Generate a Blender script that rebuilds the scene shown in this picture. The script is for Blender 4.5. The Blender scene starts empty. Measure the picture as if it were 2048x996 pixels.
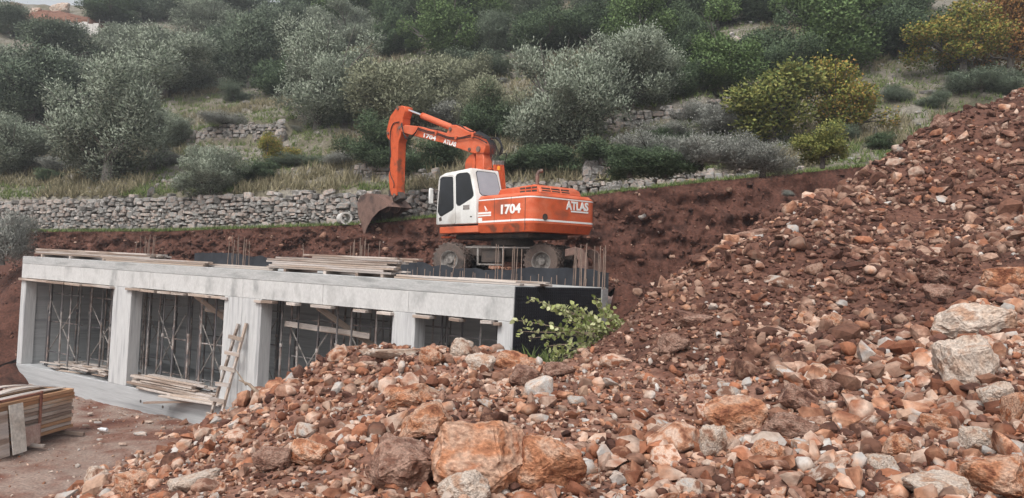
import bpy, bmesh, math, random
import numpy as np
from mathutils import Vector, Matrix, noise as mnoise

# ------------------------------------------------------------------ camera, world, sun, exposure
SC = bpy.context.scene
COL = SC.collection
FPX = 1600.0; ROLL = math.radians(2.75); PITCH = math.radians(1.52); CAMH = 5.19
_F = np.array([0, math.cos(PITCH), math.sin(PITCH)]); _R0 = np.array([1., 0, 0]); _U0 = np.cross(_R0, _F)
_R = math.cos(ROLL)*_R0 + math.sin(ROLL)*_U0; _U = -math.sin(ROLL)*_R0 + math.cos(ROLL)*_U0
CAM = np.array([0, 0, CAMH])
cd = bpy.data.cameras.new('camera'); cam = bpy.data.objects.new('camera', cd); COL.objects.link(cam)
cd.sensor_width = 36; cd.lens = FPX/2048*36; cd.clip_start = .1; cd.clip_end = 2000
cam.matrix_world = Matrix(((_R[0], _U[0], -_F[0], 0), (_R[1], _U[1], -_F[1], 0), (_R[2], _U[2], -_F[2], CAMH), (0, 0, 0, 1)))
SC.camera = cam

SUN_EL, SUN_AZ = 52, 205          # degrees; azimuth clockwise from +Y
w = bpy.data.worlds.new('World'); SC.world = w; w.use_nodes = True
nt = w.node_tree; nt.nodes.clear()
o_ = nt.nodes.new('ShaderNodeOutputWorld'); b_ = nt.nodes.new('ShaderNodeBackground'); s_ = nt.nodes.new('ShaderNodeTexSky')
s_.sky_type = 'NISHITA'; s_.sun_disc = False; s_.sun_elevation = math.radians(SUN_EL); s_.sun_rotation = math.radians(SUN_AZ)
s_.dust_density = 4; s_.air_density = 1.2
h_ = nt.nodes.new('ShaderNodeHueSaturation'); h_.inputs['Saturation'].default_value = .22
nt.links.new(s_.outputs[0], h_.inputs['Color']); nt.links.new(h_.outputs[0], b_.inputs[0]); nt.links.new(b_.outputs[0], o_.inputs[0])
b_.inputs[1].default_value = .15
sd = bpy.data.lights.new('sun', 'SUN'); sun = bpy.data.objects.new('sun', sd); COL.objects.link(sun)
sd.energy = 1.5; sd.angle = math.radians(18); sd.color = (1, .97, .93)
_el, _az = math.radians(SUN_EL), math.radians(SUN_AZ)
sdir = Vector((math.sin(_az)*math.cos(_el), math.cos(_az)*math.cos(_el), math.sin(_el)))
sun.rotation_euler = sdir.to_track_quat('Z', 'Y').to_euler(); sun.location = (0, -5, 40)
SC.view_settings.view_transform = 'Standard'; SC.view_settings.look = 'None'; SC.view_settings.gamma = 1
SC.view_settings.exposure = .35
SC.render.engine = 'CYCLES'
SC.cycles.use_denoising = True
SC.cycles.max_bounces = 5; SC.cycles.diffuse_bounces = 2; SC.cycles.glossy_bounces = 2; SC.cycles.transmission_bounces = 3; SC.cycles.transparent_max_bounces = 4

# ------------------------------------------------------------------ helpers
rng = np.random.default_rng(7); random.seed(7)
def ray(x, y): return _F + _R*(x-1024)/FPX - _U*(y-498)/FPX
def atY(x, y, Y): d = ray(x, y); return CAM + d*Y/d[1]
def atZ(x, y, z): d = ray(x, y); return CAM + d*(z-CAMH)/d[2]
def proj(P):
    w = np.asarray(P) - CAM; dz = w@_F
    return np.stack([1024+FPX*(w@_R)/dz, 498-FPX*(w@_U)/dz], -1)
def tag(o, label=None, cat=None, group=None, kind=None):
    if label: o['label'] = label
    if cat: o['category'] = cat
    if group: o['group'] = group
    if kind: o['kind'] = kind
    return o
def link(name, data, parent=None, mw=None):
    o = bpy.data.objects.new(name, data); COL.objects.link(o)
    if parent: o.parent = parent
    if mw is not None: o.matrix_world = mw
    return o
def empty(name, m=None):
    o = bpy.data.objects.new(name, None); COL.objects.link(o); o.empty_display_size = .2
    if m is not None: o.matrix_world = m
    return o
def npmesh(name, V, F, mat=None, smooth=False, midx=None):
    V = np.asarray(V, np.float32); F = np.asarray(F, np.int32)
    me = bpy.data.meshes.new(name); me.vertices.add(len(V)); me.vertices.foreach_set('co', V.ravel())
    n = F.shape[1]; me.loops.add(F.size); me.loops.foreach_set('vertex_index', F.ravel())
    me.polygons.add(len(F)); me.polygons.foreach_set('loop_start', np.arange(len(F), dtype=np.int32)*n)
    me.polygons.foreach_set('loop_total', np.full(len(F), n, np.int32))
    me.polygons.foreach_set('use_smooth', np.broadcast_to(np.asarray(smooth, bool), (len(F),)).copy())
    if midx is not None: me.polygons.foreach_set('material_index', np.asarray(midx, np.int32))
    for m in (mat if isinstance(mat, (list, tuple)) else [mat]):
        if m: me.materials.append(m)
    me.update(calc_edges=True); return me
def _hash(ix, iy, s): 
    h = (ix.astype(np.int64)*374761393 + iy.astype(np.int64)*668265263 + s*1442695041) & 0xffffffff
    h = ((h ^ (h >> 13))*1274126177) & 0xffffffff
    return ((h ^ (h >> 16)) & 0xffff)/65535.
def vnoise(x, y, s=0):
    x = np.asarray(x, float); y = np.asarray(y, float); ix = np.floor(x); iy = np.floor(y); fx = x-ix; fy = y-iy
    fx = fx*fx*(3-2*fx); fy = fy*fy*(3-2*fy)
    return ((_hash(ix, iy, s)*(1-fx)+_hash(ix+1, iy, s)*fx)*(1-fy) + (_hash(ix, iy+1, s)*(1-fx)+_hash(ix+1, iy+1, s)*fx)*fy)*2-1
def fbm(x, y, s=0, o=4):
    r = 0; a = 1.
    for k in range(o): r = r + a*vnoise(x*2**k, y*2**k, s+k); a *= .5
    return r
def sstep(a, b, x): t = np.clip((np.asarray(x, float)-a)/(b-a), 0, 1); return t*t*(3-2*t)
def gridmesh(name, X, Y, Z, mat, smooth=True, midx=None):
    n, m = X.shape; V = np.stack([X, Y, Z], -1).reshape(-1, 3)
    i = (np.arange(n-1)[:, None]*m + np.arange(m-1)[None]).ravel()
    return npmesh(name, V, np.stack([i, i+1, i+m+1, i+m], -1), mat, smooth, midx)

class MB:
    def __init__(s, T=None): s.v = []; s.f = []; s.T = T
    def add(s, vs, fs):
        b = len(s.v); s.v += [tuple(s.T@Vector(p)) if s.T else tuple(p) for p in vs]; s.f += [tuple(b+i for i in q) for q in fs]; return s
    def box(s, a, b, M=None):
        (x0, y0, z0), (x1, y1, z1) = a, b
        vs = [Vector(p) for p in ((x0, y0, z0), (x1, y0, z0), (x1, y1, z0), (x0, y1, z0), (x0, y0, z1), (x1, y0, z1), (x1, y1, z1), (x0, y1, z1))]
        if M: vs = [M@p for p in vs]
        return s.add(vs, [(0, 3, 2, 1), (4, 5, 6, 7), (0, 1, 5, 4), (1, 2, 6, 5), (2, 3, 7, 6), (3, 0, 4, 7)])
    def prism(s, poly, y0, y1, fn=None):
        n = len(poly); fn = fn or (lambda x, y, z: (x, y, z))
        vs = [fn(x, y0, z) for x, z in poly]+[fn(x, y1, z) for x, z in poly]
        ar = sum(poly[i][0]*poly[(i+1) % n][1]-poly[(i+1) % n][0]*poly[i][1] for i in range(n))
        A = tuple(range(n)); B = tuple(range(n, 2*n)); sd = [(i, (i+1) % n, n+(i+1) % n, n+i) for i in range(n)]
        fs = [A, B[::-1]]+[q[::-1] for q in sd]
        if (ar > 0) != (y1 > y0): fs = [q[::-1] for q in fs]
        return s.add(vs, fs)
    def tube(s, pts, r, n=8, cap=True):
        pts = [Vector(p) for p in pts]; r = r if isinstance(r, (list, tuple)) else [r]*len(pts); vs = []; fs = []; pu = None
        for i, p in enumerate(pts):
            d = (pts[min(i+1, len(pts)-1)]-pts[max(i-1, 0)]).normalized()
            if pu is None: pu = d.orthogonal().normalized()
            u = (pu-d*pu.dot(d)); u = u.normalized() if u.length > 1e-6 else d.orthogonal().normalized(); pu = u; q = d.cross(u)
            vs += [p+(u*math.cos(t)+q*math.sin(t))*r[i] for t in [2*math.pi*k/n for k in range(n)]]
        for i in range(len(pts)-1):
            for k in range(n): a = i*n+k; b = i*n+(k+1) % n; fs.append((a, b, b+n, a+n))
        if cap: fs += [tuple(range(n))[::-1], tuple(range((len(pts)-1)*n, len(pts)*n))]
        return s.add(vs, fs)
    def lathe(s, prof, n=24, M=None):      # prof (r,h) revolved about local y
        vs = []; fs = []; m = len(prof)
        for k in range(n):
            t = 2*math.pi*k/n
            for r, h in prof:
                p = Vector((r*math.cos(t), h, r*math.sin(t))); vs.append(M@p if M else p)
        for k in range(n):
            for j in range(m-1): fs.append((k*m+j, k*m+j+1, ((k+1) % n)*m+j+1, ((k+1) % n)*m+j))
        return s.add(vs, fs)
    def build(s, name, mat, parent=None, bevel=0, smooth=False, seg=1):
        me = bpy.data.meshes.new(name); me.from_pydata(s.v, [], s.f)
        bm = bmesh.new(); bm.from_mesh(me); bmesh.ops.recalc_face_normals(bm, faces=bm.faces)
        if bevel:
            es = [e for e in bm.edges if len(e.link_faces) == 2 and e.calc_face_angle(0) > .5]
            bmesh.ops.bevel(bm, geom=es, offset=bevel, segments=seg, affect='EDGES', profile=.5, clamp_overlap=True)
        bm.to_mesh(me); bm.free()
        if smooth:
            me.polygons.foreach_set('use_smooth', [True]*len(me.polygons)); me.set_sharp_from_angle(angle=math.radians(38))
        for m in (mat if isinstance(mat, (list, tuple)) else [mat]): me.materials.append(m)
        return link(name, me, parent)

# ------------------------------------------------------------------ materials
def pm(name, cols, scale=3., detail=6, rough=.9, bump=.3, bscale=25., rnd=.25, hue=0, island=False, fine=.25, trans=0, spec=.3, stretch=None, obj=True, dist=0.0):
    """colours blended by noise, brightness varied per object / per loose piece, fine speckle and bump"""
    m = bpy.data.materials.new(name); m.use_nodes = True; t = m.node_tree; N = t.nodes; L = t.links; N.clear()
    out = N.new('ShaderNodeOutputMaterial'); p = N.new('ShaderNodeBsdfPrincipled'); L.new(p.outputs[0], out.inputs[0])
    tc = N.new('ShaderNodeTexCoord'); oi = N.new('ShaderNodeObjectInfo'); ge = N.new('ShaderNodeNewGeometry')
    mp = N.new('ShaderNodeVectorMath'); mp.operation = 'ADD'; L.new(tc.outputs['Object'], mp.inputs[0])
    off = N.new('ShaderNodeMath'); off.operation = 'MULTIPLY_ADD'; off.inputs[1].default_value = 57.; L.new(oi.outputs['Random'], off.inputs[0])
    off.inputs[2].default_value = 0
    if island:
        im = N.new('ShaderNodeMath'); im.operation = 'MULTIPLY'; im.inputs[1].default_value = 31.; L.new(ge.outputs['Random Per Island'], im.inputs[0]); L.new(im.outputs[0], off.inputs[2])
    L.new(off.outputs[0], mp.inputs[1]); vec = mp.outputs[0]
    if stretch:
        sm = N.new('ShaderNodeVectorMath'); sm.operation = 'MULTIPLY'; sm.inputs[1].default_value = stretch; L.new(vec, sm.inputs[0]); vec = sm.outputs[0]
    n1 = N.new('ShaderNodeTexNoise'); n1.inputs['Scale'].default_value = scale; n1.inputs['Detail'].default_value = detail; n1.inputs['Distortion'].default_value = dist; L.new(vec, n1.inputs['Vector'])
    n2 = N.new('ShaderNodeTexNoise'); n2.inputs['Scale'].default_value = bscale; n2.inputs['Detail'].default_value = 5; L.new(vec, n2.inputs['Vector'])
    fac = n1.outputs['Fac']
    rp = N.new('ShaderNodeValToRGB'); k = len(cols); e = rp.color_ramp.elements
    for i, c in enumerate(cols):
        q = e[i] if i < 2 else e.new(.5)
        q.color = (*c, 1)
    for i in range(k): e[i].position = .32+.36*i/max(1, k-1)
    # random shift of the blend per object / piece
    rs = N.new('ShaderNodeMath'); rs.operation = 'ADD'
    src = oi.outputs['Random']
    if island:
        rs.inputs[0].default_value = 0; L.new(oi.outputs['Random'], rs.inputs[0]); L.new(ge.outputs['Random Per Island'], rs.inputs[1])
        fr = N.new('ShaderNodeMath'); fr.operation = 'FRACT'; L.new(rs.outputs[0], fr.inputs[0]); src = fr.outputs[0]
    sh = N.new('ShaderNodeMath'); sh.operation = 'MULTIPLY_ADD'; sh.inputs[1].default_value = hue; sh.inputs[2].default_value = -hue/2; L.new(src, sh.inputs[0])
    ad = N.new('ShaderNodeMath'); ad.operation = 'ADD'; L.new(fac, ad.inputs[0]); L.new(sh.outputs[0], ad.inputs[1]); L.new(ad.outputs[0], rp.inputs[0])
    # brightness
    m2 = N.new('ShaderNodeMath'); m2.operation = 'MULTIPLY'; m2.inputs[1].default_value = 7.31; L.new(src, m2.inputs[0])
    f2 = N.new('ShaderNodeMath'); f2.operation = 'FRACT'; L.new(m2.outputs[0], f2.inputs[0])
    br = N.new('ShaderNodeMath'); br.operation = 'MULTIPLY_ADD'; br.inputs[1].default_value = rnd*2; br.inputs[2].default_value = 1-rnd; L.new(f2.outputs[0], br.inputs[0])
    fi = N.new('ShaderNodeMapRange'); fi.inputs[1].default_value = .3; fi.inputs[2].default_value = .7; fi.inputs[3].default_value = 1-fine; fi.inputs[4].default_value = 1+fine; L.new(n2.outputs['Fac'], fi.inputs[0])
    mu = N.new('ShaderNodeMath'); mu.operation = 'MULTIPLY'; L.new(br.outputs[0], mu.inputs[0]); L.new(fi.outputs[0], mu.inputs[1])
    vm = N.new('ShaderNodeVectorMath'); vm.operation = 'SCALE'; L.new(rp.outputs[0], vm.inputs[0]); L.new(mu.outputs[0], vm.inputs['Scale'])
    L.new(vm.outputs[0], p.inputs['Base Color']); p.inputs['Roughness'].default_value = rough; p.inputs['Specular IOR Level'].default_value = spec
    if bump:
        bp = N.new('ShaderNodeBump'); bp.inputs['Strength'].default_value = bump; bp.inputs['Distance'].default_value = .03; L.new(n2.outputs['Fac'], bp.inputs['Height']); L.new(bp.outputs[0], p.inputs['Normal'])
    if trans:
        tr = N.new('ShaderNodeBsdfTranslucent'); L.new(vm.outputs[0], tr.inputs[0]); mx = N.new('ShaderNodeMixShader'); mx.inputs[0].default_value = trans
        L.new(p.outputs[0], mx.inputs[1]); L.new(tr.outputs[0], mx.inputs[2]); L.new(mx.outputs[0], out.inputs[0])
    return m
M = {}
M['soil'] = pm('red_soil', [(.038, .016, .0115), (.064, .0265, .0185), (.10, .043, .030)], 1.3, 8, .95, 1., 12, 0, fine=.4)
M['mound'] = pm('mound_soil', [(.055, .0235, .016), (.088, .038, .026), (.13, .060, .041)], 1.3, 8, .95, 1., 12, 0, fine=.4)
M['heap'] = pm('heap_soil', [(.10, .042, .028), (.16, .073, .049), (.23, .12, .085)], 1.5, 8, .95, .9, 16, 0, fine=.35)
M['yard'] = pm('yard_ground', [(.105, .042, .029), (.155, .066, .045), (.185, .092, .066), (.27, .20, .165)], .55, 10, .8, .8, 18, 0, fine=.3)
M['hill'] = pm('hill_ground', [(.075, .072, .043), (.115, .105, .068), (.15, .132, .095), (.21, .19, .16)], .35, 9, .95, .8, 9, 0, fine=.45)
M['rock_o'] = pm('orange_limestone', [(.165, .062, .034), (.29, .118, .064), (.40, .205, .125), (.50, .37, .295)], 2.2, 9, .85, .55, 16, .22, .45, True, .22)
M['rock_p'] = pm('pale_limestone', [(.21, .105, .068), (.35, .225, .16), (.46, .36, .295), (.41, .39, .37)], 2.0, 9, .85, .55, 16, .18, .4, True, .2)
M['rock_b'] = pm('soil_coated_stone', [(.09, .04, .027), (.155, .073, .048), (.23, .122, .083), (.33, .215, .16)], 2.0, 9, .9, .55, 16, .25, .45, True, .25)
M['clod'] = pm('soil_clod', [(.05, .022, .016), (.085, .037, .026), (.13, .06, .043)], 2, 6, .95, .6, 16, .3, .3, True, .3)
M['big_o'] = pm('orange_boulder', [(.17, .06, .031), (.30, .112, .053), (.38, .17, .09), (.44, .285, .205)], 1.6, 12, .85, .8, 13, .08, .15, False, .38, dist=.4)
M['big_p'] = pm('pale_boulder', [(.23, .12, .078), (.36, .225, .155), (.44, .335, .265), (.46, .39, .335)], 1.5, 12, .85, .8, 13, .08, .15, False, .34, dist=.4)
M['big_b'] = pm('dirty_boulder', [(.085, .038, .027), (.14, .067, .046), (.20, .105, .075), (.30, .19, .145)], 1.6, 12, .9, .8, 13, .08, .15, False, .4, dist=.4)
M['wall'] = pm('wall_stone', [(.14, .13, .12), (.235, .228, .215), (.315, .305, .29), (.34, .265, .225)], 2.5, 7, .9, .6, 14, .28, .45, True, .25)
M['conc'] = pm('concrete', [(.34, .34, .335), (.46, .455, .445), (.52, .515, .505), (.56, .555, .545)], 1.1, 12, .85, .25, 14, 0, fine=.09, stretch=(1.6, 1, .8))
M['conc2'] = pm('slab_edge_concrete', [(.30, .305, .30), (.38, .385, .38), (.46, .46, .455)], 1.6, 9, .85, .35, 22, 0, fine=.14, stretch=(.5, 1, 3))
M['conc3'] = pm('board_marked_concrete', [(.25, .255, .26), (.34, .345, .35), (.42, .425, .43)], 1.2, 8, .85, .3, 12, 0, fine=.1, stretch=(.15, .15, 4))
M['wood'] = pm('sawn_timber', [(.27, .20, .16), (.38, .30, .245), (.50, .435, .385), (.44, .395, .37)], 1.5, 6, .8, .25, 30, .2, .5, False, .15, stretch=(.25, 3, 3))
M['woodo'] = pm('orange_timber', [(.36, .19, .10), (.48, .28, .16), (.56, .40, .28), (.55, .48, .42)], 1.5, 6, .8, .25, 30, .2, .7, False, .15, stretch=(.25, 3, 3))
M['concv'] = pm('column_concrete', [(.35, .35, .355), (.45, .45, .45), (.51, .51, .51), (.55, .55, .545)], 1.8, 10, .85, .3, 12, 0, fine=.1, stretch=(4, 4, .25))
M['steel'] = pm('prop_steel', [(.10, .095, .10), (.16, .15, .15), (.22, .17, .15), (.34, .31, .29)], 3, 5, .6, .15, 40, .3, .6, False, .2)
M['rebar'] = pm('rebar_steel', [(.16, .11, .09), (.26, .19, .15)], 4, 4, .7, 0, 40, .2)
M['memb'] = pm('black_membrane', [(.014, .015, .019), (.024, .026, .032)], 2, 4, .65, .3, 6, 0, fine=.2, spec=.25)
M['orange'] = pm('orange_paint', [(.36, .085, .04), (.54, .088, .028), (.59, .105, .035), (.62, .15, .07)], 1.1, 11, .5, .06, 30, 0, fine=.09, stretch=(1, 1, 1.6), spec=.4)
M['orange2'] = pm('worn_orange_paint', [(.22, .07, .035), (.46, .075, .025), (.57, .095, .03), (.60, .11, .035)], 2.2, 9, .55, .08, 40, 0, fine=.12)
M['white'] = pm('white_paint', [(.55, .52, .48), (.70, .69, .66), (.77, .765, .74)], 1.2, 10, .45, .04, 30, 0, fine=.05, spec=.4)
M['dark'] = pm('chassis_black', [(.022, .022, .024), (.045, .042, .042), (.08, .06, .05)], 2, 6, .7, .1, 30, 0, fine=.2)
M['tyre'] = pm('dusty_tyre_rubber', [(.05, .042, .038), (.085, .07, .062), (.13, .095, .08)], 3, 6, .9, .25, 30, 0, fine=.25)
M['rim'] = pm('dusty_rim', [(.10, .088, .08), (.19, .17, .155), (.29, .265, .245)], 4, 6, .7, .1, 30, 0, fine=.2)
M['bucket'] = pm('bucket_steel', [(.075, .05, .045), (.14, .085, .07), (.20, .125, .10)], 2.5, 7, .6, .2, 30, 0, fine=.2)
M['hose'] = pm('rubber_hose', [(.012, .012, .013), (.022, .022, .024)], 4, 3, .5, 0, 30, 0, fine=.1)
M['glass'] = pm('dark_tinted_glass', [(.008, .009, .012), (.016, .018, .024)], 2, 4, .06, 0, 30, 0, fine=.05, spec=.6)
M['glassg'] = pm('grey_window', [(.30, .315, .35), (.35, .365, .40)], 2, 4, .25, 0, 30, 0, fine=.03, spec=.5)
M['chrome'] = pm('chrome_rod', [(.75, .75, .76), (.8, .8, .8)], 2, 3, .2, 0, 30, 0, fine=.02)
M['chrome'].node_tree.nodes['Principled BSDF'].inputs['Metallic'].default_value = .8
M['letter'] = pm('white_lettering', [(.80, .79, .76), (.83, .82, .80)], 3, 3, .5, 0, 30, 0, fine=.03)
M['amber'] = pm('amber_lens', [(.75, .27, .01), (.8, .3, .02)], 3, 3, .3, 0, 30, 0, fine=.03)
M['rusty'] = pm('rusty_red_steel', [(.15, .05, .035), (.24, .085, .055), (.30, .14, .10)], 3, 6, .75, .15, 30, 0, fine=.2)
M['panel'] = pm('weathered_panel', [(.50, .44, .38), (.62, .57, .50), (.68, .64, .58)], 2, 9, .8, .2, 12, 0, fine=.2)
M['pinkp'] = pm('pinkish_panel', [(.30, .17, .14), (.42, .28, .24), (.50, .37, .32)], 2, 8, .8, .2, 20, 0, fine=.15)
M['bark'] = pm('olive_bark', [(.075, .065, .058), (.13, .115, .10), (.18, .165, .15)], 5, 6, .95, .6, 20, .1, fine=.3)
M['twig'] = pm('dry_twig', [(.20, .15, .11), (.30, .235, .18)], 5, 5, .9, .2, 30, .15)
def leafmat(n, cols, hue=.35, tr=.3, clump=True):
    m = pm(n, [tuple(v*1.6 for v in c) for c in cols], 1.2, 4, .8, 0, 12, .16, hue, True, .12, tr, .05); t = m.node_tree; N = t.nodes; L = t.links
    if not clump: return m
    at = N.new('ShaderNodeAttribute'); at.attribute_name = 'ln'; vt = N.new('ShaderNodeVectorTransform'); vt.vector_type = 'NORMAL'; vt.convert_from = 'OBJECT'; vt.convert_to = 'WORLD'; L.new(at.outputs['Vector'], vt.inputs[0])
    g = N.new('ShaderNodeNewGeometry'); sc_ = N.new('ShaderNodeVectorMath'); sc_.operation = 'SCALE'; sc_.inputs['Scale'].default_value = .45; L.new(g.outputs['Normal'], sc_.inputs[0])
    ad = N.new('ShaderNodeVectorMath'); ad.operation = 'ADD'; L.new(vt.outputs[0], ad.inputs[0]); L.new(sc_.outputs[0], ad.inputs[1]); no = N.new('ShaderNodeVectorMath'); no.operation = 'NORMALIZE'; L.new(ad.outputs[0], no.inputs[0])
    for b in N:
        if b.type in ('BSDF_PRINCIPLED', 'BSDF_TRANSLUCENT'): L.new(no.outputs[0], b.inputs['Normal'])
    return m
M['olive'] = leafmat('olive_leaf', [(.11, .135, .095), (.17, .197, .145), (.23, .258, .198), (.295, .318, .255)])
M['oliveD'] = leafmat('dark_olive_leaf', [(.072, .098, .068), (.11, .14, .097), (.16, .188, .135)])
M['oliveY'] = leafmat('yellowish_olive_leaf', [(.13, .14, .09), (.19, .20, .13), (.26, .265, .185)])
M['ever'] = leafmat('evergreen_leaf', [(.045, .068, .042), (.07, .10, .058), (.105, .14, .078)])
M['green'] = leafmat('fresh_green_leaf', [(.06, .095, .04), (.095, .145, .058), (.14, .195, .08)])
M['autumn'] = leafmat('yellow_autumn_leaf', [(.11, .14, .04), (.20, .205, .05), (.28, .235, .06), (.32, .18, .06)], .7)
M['orangel'] = leafmat('orange_autumn_leaf', [(.15, .11, .04), (.28, .15, .05), (.38, .19, .08)], .7)
M['ygreen'] = leafmat('yellow_green_leaf', [(.10, .13, .045), (.18, .195, .06), (.26, .245, .08)], .6)
M['greys'] = leafmat('grey_scrub_leaf', [(.13, .135, .115), (.20, .205, .18), (.29, .29, .265)])
M['brush'] = leafmat('branch_leaf', [(.12, .145, .05), (.23, .25, .10), (.38, .385, .23)], .6, .3, False)
M['straw'] = leafmat('dry_grass', [(.11, .10, .06), (.17, .15, .095), (.23, .20, .135)], .7, .2, False)
M['grass'] = leafmat('green_grass', [(.055, .085, .03), (.10, .135, .045), (.16, .18, .075)], .6, .25, False)
M['pipe'] = pm('pale_pipe', [(.52, .50, .47), (.62, .60, .57)], 4, 4, .7, .1, 30, 0, fine=.08)
M['plastic'] = pm('clear_plastic', [(.60, .63, .66), (.75, .77, .79)], 4, 3, .2, 0, 30, 0, fine=.05, spec=.6)

# ------------------------------------------------------------------ terrain functions
def ipl(keys):
    k = np.array(keys, float)
    return lambda x: np.interp(x, k[:, 0], k[:, 1])
# line of the lower dry stone wall: pixel, depth -> world
WALL_PX = [(-160, 468, 65, 41.2), (0, 466, 66, 39.5), (350, 465, 73, 36.2), (560, 458, 72, 34.2), (720, 453, 68, 32.8), (880, 438, 62, 31.4), (1050, 413, 45, 30.2), (1200, 393, 29, 29.4), (1420, 368, 27, 28.8), (1600, 351, 14, 28.4), (1760, 335, 8, 28.3), (2048, 300, 4, 28.6)]
_w = [(atY(x, y, Y+1.3), h*(Y+1.3)/FPX) for x, y, h, Y in WALL_PX]
wallY = ipl([(p[0], p[1]) for p, h in _w]); wallZ = ipl([(p[0], p[2]) for p, h in _w]); wallH = ipl([(p[0], h) for p, h in _w])
TERR = []     # other terraces: (X array, Y array, h array)
def hill0(X, Y):
    X = np.asarray(X, float); Y = np.asarray(Y, float)
    Yc = np.where(X < -30, np.minimum(Y, 103), Y); Yc = np.minimum(Yc, 125)
    s = Yc - wallY(X); sp = np.maximum(s, 0)
    z = wallZ(X) + wallH(X)*sstep(0, .35, s) + .40*sp + .10*np.maximum(sp-8, 0)
    return z + .45*fbm(X*.12, Y*.12, 3)*sstep(1, 10, sp) + .12*fbm(X*.6, Y*.6, 5)*sstep(.5, 4, sp)
def hill(X, Y):
    z = hill0(X, Y)
    for tx, ty, th in TERR:
        yw = np.interp(X, tx, ty); h = np.interp(X, tx, th, left=0, right=0); s = np.asarray(Y)-yw
        z = z + h*sstep(-.1, .35, s)*np.exp(-np.maximum(s, 0)/7)
    return z
def hit(fn, x, y, t0=8., t1=160., st=.15):
    d = ray(x, y); t = np.arange(t0, t1, st); P = CAM+d*t[:, None]; b = np.nonzero(P[:, 2] < fn(P[:, 0], P[:, 1]))[0]
    if not len(b): return None
    return P[b[0]]

# heap and mound: thin plate surface through measured points
CP = []
for x, y, Y in [(560, 765, 15.0), (640, 735, 15), (720, 700, 14.6), (850, 697, 14.2), (1000, 712, 14), (1100, 748, 13.8), (1180, 700, 15.2), (1250, 645, 17), (1330, 595, 18), (1480, 480, 19.6), (1560, 438, 20.2), (1740, 342, 21.2), (1880, 250, 22), (2048, 182, 22.6), (2300, 60, 24),
                (1024, 996, 6.3), (700, 996, 6.6), (1500, 996, 6.2), (2048, 996, 6.0), (900, 850, 8.6), (1250, 850, 8.6), (1650, 850, 8.5), (2048, 850, 7.9), (1500, 700, 11.8), (1800, 700, 11.2), (2048, 700, 10.2), (1400, 640, 14), (1700, 560, 15), (2048, 520, 14), (1800, 420, 18.5), (2048, 330, 19), (1000, 770, 11), (1200, 770, 11), (600, 880, 10.5), (480, 850, 13.5)]:
    CP.append(atY(x, y, Y))
for p in [(150, 1000), (215, 950), (300, 897), (400, 842)]: CP.append(atZ(*p, -.05))
for q in [(-10, 12, -.15), (-9.6, 8, -.1), (-9, 3, 0), (-13, 20, -.6), (-14, 10, -.8), (-9, 27, -.8), (-3, 3, 3.2), (3, 2, 3.1), (6, 3, 3.3), (-3.4, 18.6, .9), (-6.3, 21, .0), (0.2, 17.0, 1.7), (1.6, 18.6, 1.5), (3.4, 20.2, 2.5), (1.1, 16.6, 1.9), (6.0, 23.2, 4.2), (9.4, 25.0, 5.6), (13, 27, 7.5), (12, 5, 5.0), (16, 12, 8.2), (20, 20, 11.5)]: CP.append(np.array(q, float))
CP = np.array(CP)
def _tps(P, reg=.02):
    n = len(P); r = np.hypot(P[:, None, 0]-P[None, :, 0], P[:, None, 1]-P[None, :, 1]); K = np.where(r > 0, r*r*np.log(r+1e-9), 0)+np.eye(n)*reg
    A = np.zeros((n+3, n+3)); A[:n, :n] = K; Q = np.c_[np.ones(n), P[:, :2]]; A[:n, n:] = Q; A[n:, :n] = Q.T
    return np.linalg.solve(A, np.r_[P[:, 2], 0, 0, 0])
_tw = _tps(CP)
def heap0(X, Y):
    X = np.asarray(X, float); Y = np.asarray(Y, float); z = _tw[-3]+_tw[-2]*X+_tw[-1]*Y
    for i in range(len(CP)):
        r2 = (X-CP[i, 0])**2+(Y-CP[i, 1])**2; z = z + _tw[i]*.5*r2*np.log(r2+1e-9)
    return z
def heap(X, Y): return heap0(X, Y) + .10*fbm(np.asarray(X)*.9, np.asarray(Y)*.9, 21) + .03*fbm(np.asarray(X)*4, np.asarray(Y)*4, 31, 3)

# garage frame: origin at its near right front corner, x to the right along the front, y into the building
GA = math.radians(-33.4); G = Matrix.Translation((.1, 18.05, 0))@Matrix.Rotation(GA, 4, 'Z')
Gn = np.array(G); Gi = np.array(G.inverted())
def gw(x, y, z): return G@Vector((x, y, z))
def toG(X, Y): return Gi[0, 0]*X+Gi[0, 1]*Y+Gi[0, 3], Gi[1, 0]*X+Gi[1, 1]*Y+Gi[1, 3]
_gn = np.array([Gn[0, 1], Gn[1, 1], 0])
def gfront(x, y, dep=0.):      # pixel -> garage x,z on the plane y'=dep
    d = ray(x, y); p0 = np.array([.1, 18.05, 0])+_gn*dep; t = (_gn@(p0-CAM))/(_gn@d); q = CAM+d*t
    return toG(q[0], q[1])[0], q[2]

# terraces higher up
def terrace(base, tops):
    pts = []; 
    for (x, y), ty in zip(base, tops):
        p = hit(hill0, x, y, 25); pts.append((p, (y-ty)*p[1]/FPX))
    TERR.append((np.array([p[0] for p, h in pts]), np.array([p[1] for p, h in pts]), np.array([h for p, h in pts])))
    return pts
T2 = terrace([(380, 286), (430, 285), (500, 284), (562, 287)], [268, 252, 246, 250])
T3 = terrace([(1150, 277), (1250, 260), (1350, 247), (1460, 228)], [258, 224, 213, 197])
T4 = terrace([(715, 355), (790, 358), (870, 362)], [330, 333, 340])
T5 = terrace([(1172, 362), (1200, 357), (1222, 352)], [330, 314, 318])

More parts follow.
